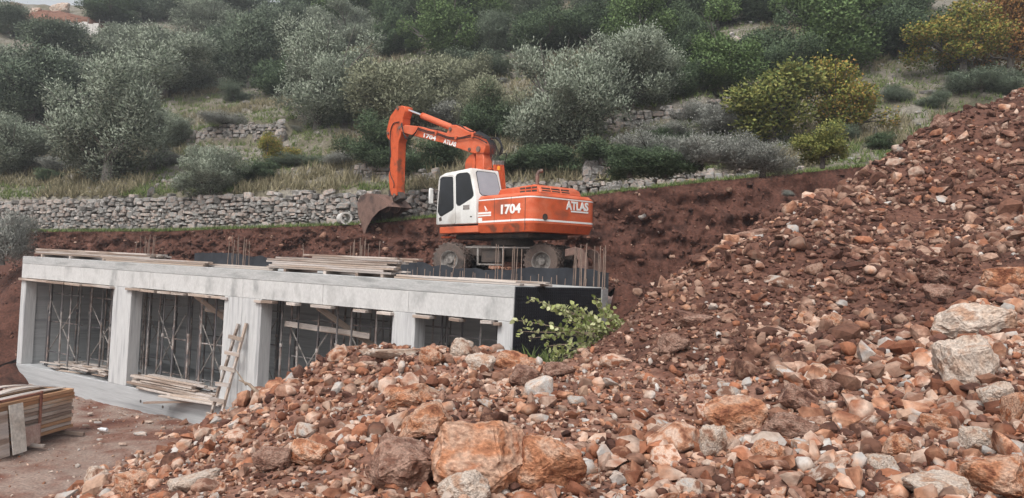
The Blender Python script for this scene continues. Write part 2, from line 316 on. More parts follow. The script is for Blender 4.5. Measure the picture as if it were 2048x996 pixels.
# ------------------------------------------------------------------ the setting
gx = np.r_[np.linspace(-420, -24, 12), np.arange(-23, -2, .16), np.linspace(-1, 420, 12)]
gy = np.r_[np.linspace(-300, 9, 8), np.arange(10, 31, .16), np.linspace(32, 500, 10)]
X, Y = np.meshgrid(gx, gy, indexing='ij'); inn = (X > -23) & (X < -2) & (Y > 10) & (Y < 31)
lx, ly = toG(X, Y)
Z = np.where(inn, .05*fbm(X*.7, Y*.7, 41)+.025*fbm(X*3, Y*3, 43)+.12*sstep(-5, -.6, ly), -.25)
tag(link('ground', gridmesh('ground', X, Y, Z, M['yard'])), kind='structure')

hx = np.arange(-85, 95, .75); sv = np.r_[-1.0, -.75, -.4, 0, .18, .4, .8, np.arange(1.3, 30, .6), np.arange(30, 110, 1.3)]
X = np.repeat(hx[:, None], len(sv), 1); Y = wallY(X)+sv[None]
Y[:, 0] += .12*fbm(X[:, 0]*1.1, X[:, 0]*0, 52); Z = hill(X, Y); Z[:, 0] -= .06
Z += np.where(sv[None] < 0, .05*fbm(X*.8, Y*.8, 51), 0)
tag(link('hillside', gridmesh('hillside', X, Y, Z, M['hill'])), kind='structure')

# cut bank below the wall
def floorz(lx): return np.where(lx < .3, 4.93, np.interp(lx, [.3, 1.2, 3.2, 7, 14], [4.93, 4.5, 3.7, 3.9, 6.0]))
nu, nv = 680, 40
ux = np.linspace(-34, 22, nu); V = np.zeros((nu, nv, 3))
for j in range(nv):
    t = j/(nv-1); Yt = wallY(ux)-1.15; zt = wallZ(ux)+.02; lean = np.interp(ux, [-20, 0, 8], [1.0, 1.5, 2.2])
    Yb = Yt-lean*t**1.3; lx, ly = toG(ux, Yb); zb = floorz(lx)-.35; zb = np.where(lx < -22.3, 3.5, zb); z = zt*(1-t)+zb*t
    amp = math.sin(math.pi*min(1, t*1.15))**.5*1.25 if 0 < t < 1 else 0
    n = np.array([.42*mnoise.fractal(Vector((x*.7, z_*1.1, 3)), 1, 2, 5)+.20*mnoise.noise(Vector((x*3, z_*3, 9)))+.16*mnoise.noise(Vector((x*6, z_*7, 19)))+.22*abs(mnoise.noise(Vector((x*1.6, z_*2.2, 29))))+.10*mnoise.noise(Vector((x*12, z_*13, 39))) for x, z_ in zip(ux, z)])
    V[:, j] = np.stack([ux+.1*n, Yb-amp*n-.12*math.sin(t*3)*np.abs(n), z], -1)
    if j == 0: V[:, j, 2] += .04; V[:, j, 1] += .25
tag(link('excavated_bank', gridmesh('excavated_bank', V[..., 0], V[..., 1], V[..., 2], M['soil'])), kind='structure')

# backfill behind the garage and pit floor beside it
def gridG(name, xs, ys, zf, mat):
    A, B = np.meshgrid(xs, ys, indexing='ij'); P = np.stack([Gn[0, 0]*A+Gn[0, 1]*B+Gn[0, 3], Gn[1, 0]*A+Gn[1, 1]*B+Gn[1, 3]], -1)
    o = link(name, gridmesh(name, P[..., 0], P[..., 1], zf(A, B), mat)); return tag(o, kind='structure')
gridG('backfill', np.arange(-30, .01, .2), np.arange(4.66, 12, .2), lambda a, b: floorz(a)+.10*fbm(a*.8, b*.8, 61)+.05*fbm(a*3, b*3, 62)-.25*np.exp(-(b-4.6)*1.2)+.25*sstep(-26, -8, -a)*0, M['soil'])
def pitZ(a, b): k = sstep(5.4, 3.4, b); return floorz(a)*(1-k)+k*np.interp(a, [0, 1.5, 4, 7, 14], [1.5, 2.1, 3.3, 3.9, 6])+.22*fbm(a*.7, b*.7, 63)+.10*fbm(a*2.5, b*2.5, 64)
gridG('pit_floor', np.arange(.04, 16, .2), np.arange(-1.5, 14, .2), pitZ, M['soil'])
def sideZ(a, b):
    full = np.interp(b+.35*fbm(a*.4, b*.4, 66)+(a+22.3)*.12, [-4.5, -2.2, -.8, .8, 2.2, 12], [-.1, .45, 1.5, 3.6, 4.9, 5.15])
    k = np.maximum(sstep(-20.6, -24.2, a+.5*fbm(a*.5, b*.5, 67)), sstep(.3, 3, b)); return full*k-.12*(1-k)+.35*np.exp(-((a+22)/2.2)**2-((b+.3)/1.6)**2)+.10*fbm(a*1.5, b*1.5, 65)
gridG('side_bank', np.arange(-40, -22.28, .16), np.arange(-7, 12, .16), sideZ, M['soil']); gridG('soil_toe', np.arange(-22.30, -17, .16), np.arange(-7, .05, .16), sideZ, M['soil'])

# heap and mound ground
hx = np.arange(-11, 22, .11); hy = np.arange(2.2, 27, .11); X, Y = np.meshgrid(hx, hy, indexing='ij'); Z = heap(X, Y)
lx, ly = toG(X, Y)
Z = np.where((lx < .15) & (ly > -.5), np.minimum(Z, -.5), Z)          # stays out of the garage
pxy = proj(np.stack([X, Y, Z], -1)); mound = sstep(60, -60, pxy[..., 1]-np.interp(pxy[..., 0], [900, 1150, 1300, 1500, 1700, 2048], [640, 700, 740, 760, 720, 560]))
me = gridmesh('rubble_mound', X, Y, Z, [M['heap'], M['mound']], True, (mound[:-1, :-1].ravel() > .5).astype(int))
tag(link('rubble_mound', me), kind='structure')

# ------------------------------------------------------------------ rocks
def hull(seed, n, sq=(1, .8, .65)):
    r = np.random.default_rng(seed); bm = bmesh.new()
    for p in r.normal(size=(n, 3)):
        p = p/np.linalg.norm(p)*r.uniform(.78, 1.1); p = np.sign(p)*np.abs(p)**.8; bm.verts.new(p*sq)
    res = bmesh.ops.convex_hull(bm, input=bm.verts); bmesh.ops.delete(bm, geom=[g for g in res['geom_interior'] if isinstance(g, bmesh.types.BMVert)], context='VERTS')
    return bm
def lowrock(seed, n=15):
    bm = hull(seed, n); bmesh.ops.triangulate(bm, faces=bm.faces); V = np.array([v.co for v in bm.verts]); bm.verts.index_update(); F = np.array([[v.index for v in f.verts] for f in bm.faces]); bm.free(); return V, F
LOW = [lowrock(s, (12, 16, 20, 24)[s % 4]) for s in range(12)]
def rockmesh(seed, mat, n=14, level=1, sq=(1, .8, .65), amp=.1):
    bm = hull(seed, n, sq); bmesh.ops.dissolve_limit(bm, angle_limit=.2, verts=bm.verts, edges=bm.edges)
    bmesh.ops.bevel(bm, geom=list(bm.edges), offset=.035 if level > 1 else .07, segments=2 if level > 1 else 1, affect='EDGES', clamp_overlap=True)
    bmesh.ops.triangulate(bm, faces=bm.faces)
    for k in range(level): bmesh.ops.subdivide_edges(bm, edges=[e for e in bm.edges if e.calc_length() > .5/2**k], cuts=1, use_grid_fill=True); bmesh.ops.triangulate(bm, faces=bm.faces)
    off = Vector((seed*3.1, seed*1.7, seed))
    for v in bm.verts:
        p = v.co*1.6+off; d = mnoise.fractal(p, 1, 2, 4)*amp+abs(mnoise.noise(p*.8))*amp*.8+(mnoise.noise(p*5)*.45+mnoise.noise(p*11)*.22-abs(mnoise.noise(p*2.4+off))*.9)*amp*(level > 2)
        v.co += v.co.normalized()*d
    me = bpy.data.meshes.new('rock'); bm.to_mesh(me); bm.free(); me.materials.append(mat)
    me.polygons.foreach_set('use_smooth', [True]*len(me.polygons)); me.set_sharp_from_angle(angle=math.radians(32)); return me
ROCKS = {k: [rockmesh(s+40*i, M['rock_'+k], 13+s % 4, 1, (1, .82, .62+.05*(s % 3)), .07) for s in range(8)] for i, k in enumerate('opb')}
BIG = {}
def bigmesh(k, s):
    if (k, s) not in BIG: BIG[k, s] = rockmesh(500+s, M['big_'+k], 26, 4, (1, .85, .8), .08)
    return BIG[k, s]
occ = []
def place_rock(me, P, size, label, group=None, name='rock', flat=1., cat='rock', rz=None, tilt=.5):
    o = link(name, me); s = np.array(size)*.5
    o.rotation_euler = (random.uniform(-tilt, tilt), random.uniform(-tilt, tilt), random.uniform(0, 6.28) if rz is None else rz)
    o.scale = s; o.location = P; tag(o, label, cat, group); occ.append((P[0], P[1], max(size)*.5)); return o
# boulders that stand out: pixel centre, width px, height px, kind, label
BOULD = [
 (955, 930, 215, 160, 'o', 'huge orange boulder with pale veins, largest in the rubble heap'),
 (1090, 940, 165, 125, 'o', 'large orange brown block leaning against the huge veined boulder'),
 (925, 985, 120, 75, 'p', 'rounded pale grey boulder in front of the huge orange boulder'),
 (800, 935, 140, 110, 'b', 'lumpy dirt-caked brown boulder left of the huge orange boulder'),
 (850, 850, 110, 75, 'o', 'orange boulder streaked with white on the rubble heap'),
 (815, 800, 105, 55, 'o', 'flat-sided red brown slab rock on the rubble heap'),
 (905, 890, 60, 80, 'o', 'upright orange rock wedged beside the huge boulder'),
 (610, 910, 90, 60, 'o', 'orange wedge-shaped boulder on the left flank of the heap'),
 (540, 920, 90, 60, 'b', 'dark red boulder beside the orange wedge-shaped boulder'),
 (380, 962, 100, 60, 'p', 'broad beige boulder at the foot of the heap'),
 (262, 965, 80, 55, 'o', 'cracked orange boulder at the foot of the heap'),
 (185, 965, 50, 60, 'p', 'tilted grey slab at the very toe of the heap'),
 (1480, 835, 120, 82, 'o', 'blocky orange boulder with a white scratch'),
 (1588, 858, 100, 60, 'b', 'long dark brown boulder beside the blocky orange boulder'),
 (1430, 885, 60, 75, 'p', 'upright beige rock below the blocky orange boulder'),
 (1350, 690, 62, 50, 'b', 'squarish tan boulder where the mound meets the heap'),
 (1600, 800, 90, 55, 'b', 'brown dirt-covered lump above the long dark boulder'),
 (1965, 642, 140, 88, 'p', 'broad pale grey boulder half buried in the mound'),
 (1950, 722, 115, 125, 'p', 'tall cream boulder with a rounded top on the mound'),
 (2030, 553, 90, 60, 'o', 'bright orange boulder above the broad pale boulder'),
 (1885, 545, 78, 48, 'b', 'brown boulder embedded in the upper mound'),
 (1885, 582, 62, 40, 'b', 'smaller brown boulder below the embedded one'),
 (2010, 795, 75, 60, 'p', 'squarish pinkish boulder below the tall cream boulder'),
 (2038, 820, 50, 80, 'o', 'orange boulder at the edge beside the pinkish boulder'),
 (1885, 852, 65, 48, 'o', 'flat-topped orange block on the lower right of the heap'),
 (1965, 880, 70, 58, 'p', 'white-capped orange block on the lower right of the heap'),
 (1805, 898, 66, 52, 'o', 'five-sided orange rock on bare soil'),
 (2020, 965, 150, 90, 'o', 'wide tan boulder in the bottom corner of the heap'),
 (1895, 975, 115, 60, 'p', 'long whitish boulder beside the wide tan boulder'),
 (1765, 935, 75, 55, 'p', 'pale veined block near the long whitish boulder'),
 (1540, 905, 60, 60, 'o', 'round orange rock among pale cobbles'),
 (795, 706, 150, 34, 'p', 'long flat pale slab lying on the heap crest'),
 (862, 712, 52, 50, 'o', 'pointed orange rock standing on the heap crest'),
 (922, 700, 48, 46, 'p', 'jagged grey rock on the heap crest before the props'),
 (962, 727, 66, 40, 'p', 'angular grey slab on the heap crest'),
 (1022, 725, 80, 48, 'o', 'orange block on the heap crest beside the leafy branch'),
 (1048, 757, 62, 56, 'b', 'dark red brown block below the leafy branch'),
 (1118, 742, 66, 34, 'b', 'rounded dark brown rock at the foot of the leafy branch'),
 (1885, 245, 44, 36, 'b', 'dark clod-like block perched on the mound crest'),
 (1985, 264, 40, 28, 'b', 'light tan stone high on the mound'),
 (1512, 468, 72, 26, 'b', 'flat slab jutting from the mound crest below the cut bank'),
 (1740, 396, 34, 24, 'o', 'tan stone below the crest of the mound'),
 (1388, 632, 80, 50, 'b', 'dirt-covered boulder beside the leafy branch'),
 (1620, 640, 42, 40, 'o', 'split orange rock with a pointed tip on the mound'),
 (1668, 645, 48, 34, 'o', 'orange wedge beside the split rock on the mound'),
 (1660, 780, 70, 40, 'b', 'brown stone in the middle of the rubble'),
]
for i, (x, y, wp, hp, k, lab) in enumerate(BOULD):
    P = hit(heap, x, y+hp*.42, 4, 30, .03)
    if P is None: P = atY(x, y, 14)
    d = P[1]; W, Hh = wp*d/FPX, hp*d/FPX
    P = P+np.array([0, W*.30, Hh*.36])
    o = place_rock(bigmesh(k, (i+4) % 11), P, (W*1.12, min(W, Hh*1.4)*1.05, Hh*1.32), lab, None, 'boulder' if wp > 55 else 'rock', cat='boulder' if wp > 55 else 'rock', rz=random.uniform(-.5, .5)+(math.pi if i % 2 else 0), tilt=.3)
# the next largest rocks, one object each
GR = {'o': ('broken orange limestone rock lying loose in the rubble heap', 'orange rocks of the rubble heap'), 'p': ('broken pale limestone rock lying loose in the rubble heap', 'pale rocks of the rubble heap'), 'b': ('earth-stained brown rock lying loose on the soil mound', 'brown rocks of the soil mound')}
def zone(x, y): return 1 if y < np.interp(x, [0, 900, 1150, 1300, 1500, 1700, 2048], [0, 640, 700, 740, 760, 720, 560]) else 0     # 1 = soil mound
placed = 0; tries = 0
while placed < 250 and tries < 6000:
    tries += 1; x = random.uniform(150, 2048); y = random.uniform(200, 1010); P = hit(heap, x, y, 4, 28, .06)
    if P is None or P[1] > 24: continue
    lx, ly = toG(P[0], P[1])
    if P[2] < -.02 or (lx < .4 and ly > -.3): continue
    zn = zone(x, y); s = (random.paretovariate(2.6)*.17 if not zn else random.paretovariate(2.6)*.15); s = min(s, .5)
    if s*FPX/P[1] < 16: s = random.uniform(16, 26)*P[1]/FPX
    if any((P[0]-a)**2+(P[1]-b)**2 < (r*.75+s*.42)**2 for a, b, r in occ): continue
    k = random.choices('opb', (.55, .27, .18) if not zn else (.12, .16, .72))[0]
    lab, g = GR[k if not (zn and k != 'b') else k]
    if zn and k != 'b': lab, g = (lab.replace('in the rubble heap', 'on the soil mound'), g.replace('rubble heap', 'soil mound'))
    if not zn and k == 'b': lab, g = ('earth-stained brown rock lying loose in the rubble heap', 'brown rocks of the rubble heap')
    place_rock(random.choice(ROCKS[k]), P+np.array([0, 0, s*.12]), (s*random.uniform(.9, 1.35), s, s*random.uniform(.8, 1.1)), lab, g); placed += 1
# all smaller stones: one mass
def rotm(n):
    q = rng.normal(size=(n, 4)); q /= np.linalg.norm(q, axis=1)[:, None]; a, b, c, d = q.T
    return np.stack([np.stack([1-2*(c*c+d*d), 2*(b*c-a*d), 2*(b*d+a*c)], -1), np.stack([2*(b*c+a*d), 1-2*(b*b+d*d), 2*(c*d-a*b)], -1), np.stack([2*(b*d-a*c), 2*(c*d+a*b), 1-2*(b*b+c*c)], -1)], 1)
def stones(name, P, S, K, mats, label=None):
    Vs, Fs, Ms, Sm, b = [], [], [], [], 0; n = len(P); vi = rng.integers(0, len(LOW), n); Rm = rotm(n); asp = rng.uniform(.75, 1.3, (n, 3))
    for v, (bv, bf) in enumerate(LOW):
        i = np.nonzero(vi == v)[0]
        if not len(i): continue
        q = np.einsum('nij,vj->nvi', Rm[i], bv)*asp[i, None]*(S[i]*.5)[:, None, None]; q = q*np.array([1, 1, .85])+P[i][:, None]
        Vs.append(q.reshape(-1, 3)); Fs.append((bf[None]+(b+np.arange(len(i))*len(bv))[:, None, None]).reshape(-1, 3)); Ms.append(np.repeat(K[i], len(bf))); Sm.append(np.full(len(i)*len(bf), v >= 9)); b += len(i)*len(bv)
    o = link(name, npmesh(name, np.concatenate(Vs), np.concatenate(Fs), mats, np.concatenate(Sm), np.concatenate(Ms))); return tag(o, label, None, None, 'stuff')
def scatter_heap(n, smin, smax, alpha, far, clod=False):
    # candidates over the visible surface, denser near the camera
    Yc = 3+(far-3)*rng.random(n)**1.25; Xc = rng.uniform(-.72, .72, n)*Yc*1.02; Xc = np.where(Xc < -9.6, -9.6+rng.random(n)*3, Xc); Zc = heap(Xc, Yc)
    lx, ly = toG(Xc, Yc); q = proj(np.stack([Xc, Yc, Zc], -1)); zn = q[:, 1] < np.interp(q[:, 0], [0, 900, 1150, 1300, 1500, 1700, 2048], [0, 640, 700, 740, 760, 720, 560])
    dens = np.where(zn, .44+1.05*fbm(Xc*.25, Yc*.25, 71, 3)-.2*sstep(15, 20, Yc), .95+.25*fbm(Xc*.6, Yc*.6, 72, 3))
    if clod: dens = np.where(zn, 1., .4)
    keep = (Zc > -.05) & ~((lx < .3) & (ly > -.3)) & (rng.random(n) < dens) & (q[:, 0] > -80) & (q[:, 0] < 2140)
    Xc, Yc, Zc, zn = Xc[keep], Yc[keep], Zc[keep], zn[keep]; m = len(Xc)
    s = np.clip(smin*(1-rng.random(m))**(-1/alpha), smin, smax); s *= np.clip(Yc/11, .55, 1.35)*np.clip(1+.5*fbm(Xc*.45, Yc*.45, 73, 2), .55, 1.6)*np.where((Xc < 1) & ~zn, .85, 1.1)
    u = rng.random(m); K = np.full(m, 3) if clod else np.where(zn, np.where(u < .74, 2, np.where(u < .95, 0, 1)), np.where(u < .60, 0, np.where(u < .78, 1, 2)))
    return np.stack([Xc, Yc, Zc+s*.16], -1), s, K
A = scatter_heap(21000, .095, .32, 2.5, 25); B = scatter_heap(30000, .04, .11, 1.9, 25); D_ = scatter_heap(26000, .05, .2, 2.2, 25, True)
P = np.concatenate([A[0], B[0], D_[0]]); S = np.concatenate([A[1], B[1], D_[1]]); K = np.concatenate([A[2], B[2], D_[2]])
stones('rubble', P, S, K, [M['rock_o'], M['rock_p'], M['rock_b'], M['clod']], 'small broken stones and gravel covering heap and mound')
# stones in the cut bank, the pit and behind the garage
n = 9000; bu = rng.integers(0, nu, n); bv = rng.integers(2, nv, n); P1 = V[bu, bv]+rng.normal(size=(n, 3))*.05; S1 = .05*(1-rng.random(n))**(-1/2.2); S1 = np.clip(S1, .05, .4)
a = rng.uniform(.1, 7, 1500); b = rng.uniform(-1, 9, 1500); P2 = np.stack([Gn[0, 0]*a+Gn[0, 1]*b+Gn[0, 3], Gn[1, 0]*a+Gn[1, 1]*b+Gn[1, 3], pitZ(a, b)+.02], -1); S2 = np.clip(.07*(1-rng.random(1500))**(-1/1.9), .07, .6)
a = rng.uniform(-27, -.1, 1300); b = rng.uniform(4.9, 9, 1300); P3 = np.stack([Gn[0, 0]*a+Gn[0, 1]*b+Gn[0, 3], Gn[1, 0]*a+Gn[1, 1]*b+Gn[1, 3], floorz(a)+.10*fbm(a*.8, b*.8, 61)+.03], -1); S3 = np.clip(.06*(1-rng.random(1300))**(-1/2), .06, .4)
a = rng.uniform(-30, -22.5, 900); b = rng.uniform(-4, 3, 900); P4 = np.stack([Gn[0, 0]*a+Gn[0, 1]*b+Gn[0, 3], Gn[1, 0]*a+Gn[1, 1]*b+Gn[1, 3], sideZ(a, b)+.02], -1); S4 = np.clip(.06*(1-rng.random(900))**(-1/2), .06, .35)
P = np.concatenate([P1, P2, P3, P4]); S = np.concatenate([S1, S2, S3, S4]); K = np.where(rng.random(len(P)) < .8, 3, np.where(rng.random(len(P)) < .85, 2, np.where(rng.random(len(P)) < .6, 0, 1)))
stones('bank_rubble', P, S, K, [M['rock_o'], M['rock_p'], M['rock_b'], M['clod']], 'stones and clods stuck in the cut bank and pit')
# flakes and gravel on the yard
n = 5200; Xc = rng.uniform(-22, -5, n); Yc = rng.uniform(13.5, 29, n); lx, ly = toG(Xc, Yc); ok = (ly < -.1) & (rng.random(n) < .35+.65*sstep(-3.2, -.6, ly)+.3*fbm(Xc*.5, Yc*.5, 81)); Xc, Yc, ly = Xc[ok], Yc[ok], ly[ok]
Zc = .05*fbm(Xc*.7, Yc*.7, 41)+.12*sstep(-5, -.6, ly)+.01; S = np.clip(.03*(1-rng.random(len(Xc)))**(-1/2.2), .03, .2)
stones('yard_gravel', np.stack([Xc, Yc, Zc], -1), S, np.where(rng.random(len(Xc)) < .65, 1, 0), [M['rock_o'], M['rock_p']], 'grey gravel and stone chips strewn over the yard')
# pale stones on the hillside
n = 5200; Xc = rng.uniform(-45, 40, n); s0 = rng.uniform(.3, 55, n); Yc = wallY(Xc)+s0; dn = fbm(Xc*.22, Yc*.22, 91, 3)+np.where((Xc > 9) & (Xc < 30), .5, 0); ok = dn > .25; Xc, Yc = Xc[ok], Yc[ok]; Zc = hill(Xc, Yc)+.03
S = np.clip(.16*(1-rng.random(len(Xc)))**(-1/2.2), .16, .8); stones('hillside_stones', np.stack([Xc, Yc, Zc], -1), S, np.zeros(len(Xc), int), [M['wall']], 'pale loose stones scattered over the hillside')

# ------------------------------------------------------------------ dry stone walls
def stonebase(seed):
    r = random.Random(seed); bm = bmesh.new(); bmesh.ops.create_cube(bm, size=1)
    for v in bm.verts: v.co = Vector([c*r.uniform(.70, 1.1) for c in v.co])
    bmesh.ops.bevel(bm, geom=list(bm.edges), offset=.14, segments=1, affect='EDGES', clamp_overlap=True)
    for v in bm.verts: v.co += Vector([r.uniform(-.035, .035) for _ in range(3)])
    bmesh.ops.triangulate(bm, faces=bm.faces); bm.verts.index_update(); V = np.array([v.co for v in bm.verts]); F = np.array([[v.index for v in f.verts] for f in bm.faces])
    me = bpy.data.meshes.new('stone'); bm.to_mesh(me); bm.free(); me.materials.append(M['wall']); return me, V, F
STB = [stonebase(s) for s in range(10)]
def stone_wall(pts, label, rowh=(.14, .26), lenr=(1.1, 2.4), ragged=.25, group='dry stone terrace walls'):
    """pts: (base point, height) along the wall, left to right; every stone is laid in courses"""
    P = np.array([p for p, h in pts]); Hh = np.array([h for p, h in pts]); seg = np.r_[0, np.cumsum(np.hypot(np.diff(P[:, 0]), np.diff(P[:, 1])))]
    root = empty('dry_stone_wall', Matrix.Translation(P[0])); tag(root, label, 'stone wall', group); L = seg[-1]; out = []
    z = -.12; mx = Hh.max()
    while z < mx:
        rh = random.uniform(*rowh); x = random.uniform(-.3, 0)
        while x < L:
            l = rh*random.uniform(*lenr); xm = min(max(x+l/2, 0), L); h = np.interp(xm, seg, Hh)
            if z+rh*.6 < h+random.uniform(-ragged, ragged)*rh*1.5:
                i = min(np.searchsorted(seg, xm, 'right')-1, len(P)-2); d = (P[i+1]-P[i]); b = np.array([np.interp(xm, seg, P[:, k]) for k in range(3)]); yaw = math.atan2(d[1], d[0])
                hh = rh*random.uniform(.72, 1.4); dz = random.uniform(-.05, .05)
                out.append((Matrix.Translation((b[0]+random.uniform(-.02, .02), b[1]+random.uniform(-.06, .05)+.06*(z/max(mx, .1)), b[2]+z+rh/2+dz))@Matrix.Rotation(yaw+random.uniform(-.12, .12), 4, 'Z')@Matrix.Rotation(random.gauss(0, .13), 4, 'Y')@Matrix.Diagonal((l*random.uniform(.95, 1.1), random.uniform(.32, .45), hh*1.12, 1)), l*rh))
            x += l
        z += rh*.96
    out.sort(key=lambda q: -q[1]); Vs, Fs, bb = [], [], 0
    for i, (m, a) in enumerate(out):
        me, bv, bf = random.choice(STB)
        if i < 300:
            o = bpy.data.objects.new('stone', me); COL.objects.link(o); o.parent = root; o.matrix_local = Matrix.Translation(-Vector(P[0]))@m
        else:
            A = np.array(Matrix.Translation(-Vector(P[0]))@m); Vs.append(bv@A[:3, :3].T+A[:3, 3]); Fs.append(bf+bb); bb += len(bv)
    if Vs: tag(link('small_stones', npmesh('small_stones', np.concatenate(Vs), np.concatenate(Fs), M['wall']), root), kind='stuff')
    # earth core behind the stones
    V = np.concatenate([np.c_[P[:, 0], P[:, 1]+.12, P[:, 2]-.3], np.c_[P[:, 0], P[:, 1]+.12, P[:, 2]+Hh*.62], np.c_[P[:, 0], P[:, 1]+.5, P[:, 2]+Hh*.62]])-P[0]; n = len(P); F = [(i, i+1, n+i+1, n+i) for i in range(n-1)]+[(n+i, n+i+1, 2*n+i+1, 2*n+i) for i in range(n-1)]
    link('earth_core', npmesh('earth_core', V, F, M['soil']), root); return root
def sub(pts, a, b, n=8):
    X = np.linspace(a, b, n); return [(np.array([x, wallY(x), wallZ(x)]), float(wallH(x))) for x in X]
wx = [p[0] for p, h in _w]
stone_wall(sub(None, wx[0], atY(905, 436, 31.2)[0], 14), 'long grey dry stone wall behind the concrete garage roof', (.10, .23), (1.2, 2.7))
stone_wall(sub(None, atY(1010, 420, 30.4)[0], wx[9], 10), 'low dry stone wall on the grassy edge above the cut bank', (.15, .26), (1.1, 2.0))
stone_wall(T2, 'short dry stone wall on the middle terrace beside a yellow bush', (.16, .3), (1.1, 2.2))
stone_wall(T3, 'dry stone terrace wall below the leaning olive tree', (.16, .3), (1.1, 2.2))
stone_wall(T4, 'low dry stone wall behind the excavator arm', (.16, .28), (1.1, 2.2))
stone_wall(T5, 'broken stub of dry stone wall above the excavator engine', (.2, .34), (1.0, 1.7))

# ------------------------------------------------------------------ vegetation
def leaves(P, D, L, W, r):
    n = len(P); D = D/np.linalg.norm(D, axis=1)[:, None]; q = r.normal(size=(n, 3)); S = np.cross(D, q); S /= np.linalg.norm(S, axis=1)[:, None]
    l = (L*r.uniform(.6, 1.3, n))[:, None]; w_ = (W*r.uniform(.7, 1.3, n))[:, None]
    V = np.stack([P, P+D*l*.5+S*w_*.5, P+D*l, P+D*l*.45-S*w_*.5], 1).reshape(-1, 3); return V, np.arange(4*n).reshape(-1, 4)
def crown(seed, mat, n=13000, lobes=30, L=.045, W=.016, up=.5, hgt=1., low=.06, lob=(.13, .24), core=.5):
    """unit crown: about 1 wide, 1 high, base at z=0"""
    r = np.random.default_rng(seed); nb = 8; az = r.uniform(0, 6.28)+np.arange(nb)*6.28/nb*1.9+r.normal(size=nb)*.3; el = r.uniform(.05, 1.45, nb); ln_ = r.uniform(.62, 1.08, nb); k = np.arange(lobes) % nb; t = r.uniform(core, 1.05, lobes)
    R = r.uniform(*lob, lobes)*(1.15-.35*t); jit = r.normal(size=(lobes, 3))*np.array([.075, .075, .06]); q = (t*ln_[k])[:, None]*np.c_[np.cos(az[k])*np.cos(el[k]), np.sin(az[k])*np.cos(el[k]), np.sin(el[k])]
    C = np.c_[q[:, 0]*.46, q[:, 1]*.46, low+.24+q[:, 2]*(hgt-low-.38)]+jit; C[::5, 2] = np.maximum(low+.12, C[::5, 2]*.5)
    k = r.choice(lobes, n, p=R**2/np.sum(R**2)); d = r.normal(size=(n, 3)); d /= np.linalg.norm(d, axis=1)[:, None]
    P = C[k]+d*(R[k]*r.random(n)**.38*(1+.25*r.normal(size=n)*.5))[:, None]*np.array([1, 1, .85])
    P[:, 2] += r.exponential(.022, n)*(d[:, 2] > .1); D = d*.7+np.array([0, 0, up])+r.normal(size=(n, 3))*.45; V, F = leaves(P, D, L, W, r); me = npmesh('crown', V, F, mat); o = P-np.array([0, 0, .45]); o /= np.linalg.norm(o, axis=1)[:, None]+1e-6; nn = d*.75+o*.45+np.array([0, 0, .3]); nn /= np.linalg.norm(nn, axis=1)[:, None]; a = me.attributes.new('ln', 'FLOAT_VECTOR', 'POINT'); a.data.foreach_set('vector', np.repeat(nn, 4, 0).astype(np.float32).ravel()); return me, C
def trunk(seed, C, mat=None, r0=.035, lean=0):
    r = random.Random(seed); m = MB(); fork = Vector((lean*.4, 0, .20)); m.tube([(0, 0, -.04), (lean*.15+r.uniform(-.01, .01), 0, .09), fork], [r0*1.25, r0, r0*.85], 8)
    for c in list(C)[:14]:
        e = Vector(c); mid = fork.lerp(e, .5)+Vector((r.uniform(-.05, .05), r.uniform(-.05, .05), -.04)); m.tube([fork-Vector((0, 0, .02)), mid, e], [r0*.5, r0*.28, r0*.08], 5, False)
        for _ in range(2): e2 = e+Vector((r.uniform(-.15, .15), r.uniform(-.15, .15), r.uniform(0, .15))); m.tube([mid, (mid+e2)/2+Vector((0, 0, .02)), e2], [r0*.2, r0*.12, r0*.04], 4, False)
    me = bpy.data.meshes.new('trunk'); me.from_pydata(m.v, [], m.f); me.materials.append(mat or M['bark']); return me
KIND = {}
def kind(k, seeds, mat, **kw):
    tk = {a: kw.pop(a) for a in ('r0', 'lean') if a in kw}; KIND[k] = []
    for s in seeds: c, C = crown(s, M[mat], **kw); KIND[k].append((c, trunk(s, C, None, **tk)))
kind('olive', (1, 2, 3, 4), 'olive', n=46000, lobes=70, lob=(.06, .18), L=.025, W=.009, low=-.06, core=.35); kind('oliveD', (5, 6), 'oliveD', n=30000, lobes=54, L=.028, W=.012, lob=(.08, .2), low=-.06, core=.35); kind('oliveY', (7, 8), 'oliveY', n=30000, lobes=54, L=.028, W=.012, lob=(.08, .2), low=-.06, core=.35)
kind('ever', (11, 12, 13), 'ever', n=26000, lobes=46, L=.026, W=.017, up=.2, lob=(.08, .22), low=-.06, core=.35); kind('green', (14, 15), 'green', n=26000, lobes=46, L=.026, W=.017, up=.15, lob=(.08, .22), low=-.06, core=.35)
kind('autumn', (16, 17), 'autumn', n=15000, lobes=44, L=.026, W=.02, up=.1, lob=(.08, .18)); kind('orangel', (18,), 'orangel', n=15000, lobes=40, L=.026, W=.02, up=.1)
kind('ygreen', (19, 20), 'ygreen', n=10000, lobes=36, L=.034, W=.024, up=.2, lob=(.09, .2)); kind('scrub', (21, 22, 23), 'greys', n=14000, lobes=34, L=.045, W=.01, up=.6, low=-.12, lob=(.14, .26))
kind('ivy', (24, 25), 'ever', n=14000, lobes=34, L=.036, W=.026, up=.3, low=-.14, lob=(.14, .26)); kind('dscrub', (26, 27), 'oliveD', n=14000, lobes=34, L=.04, W=.014, up=.5, low=-.12, lob=(.14, .26))
cnt = {}
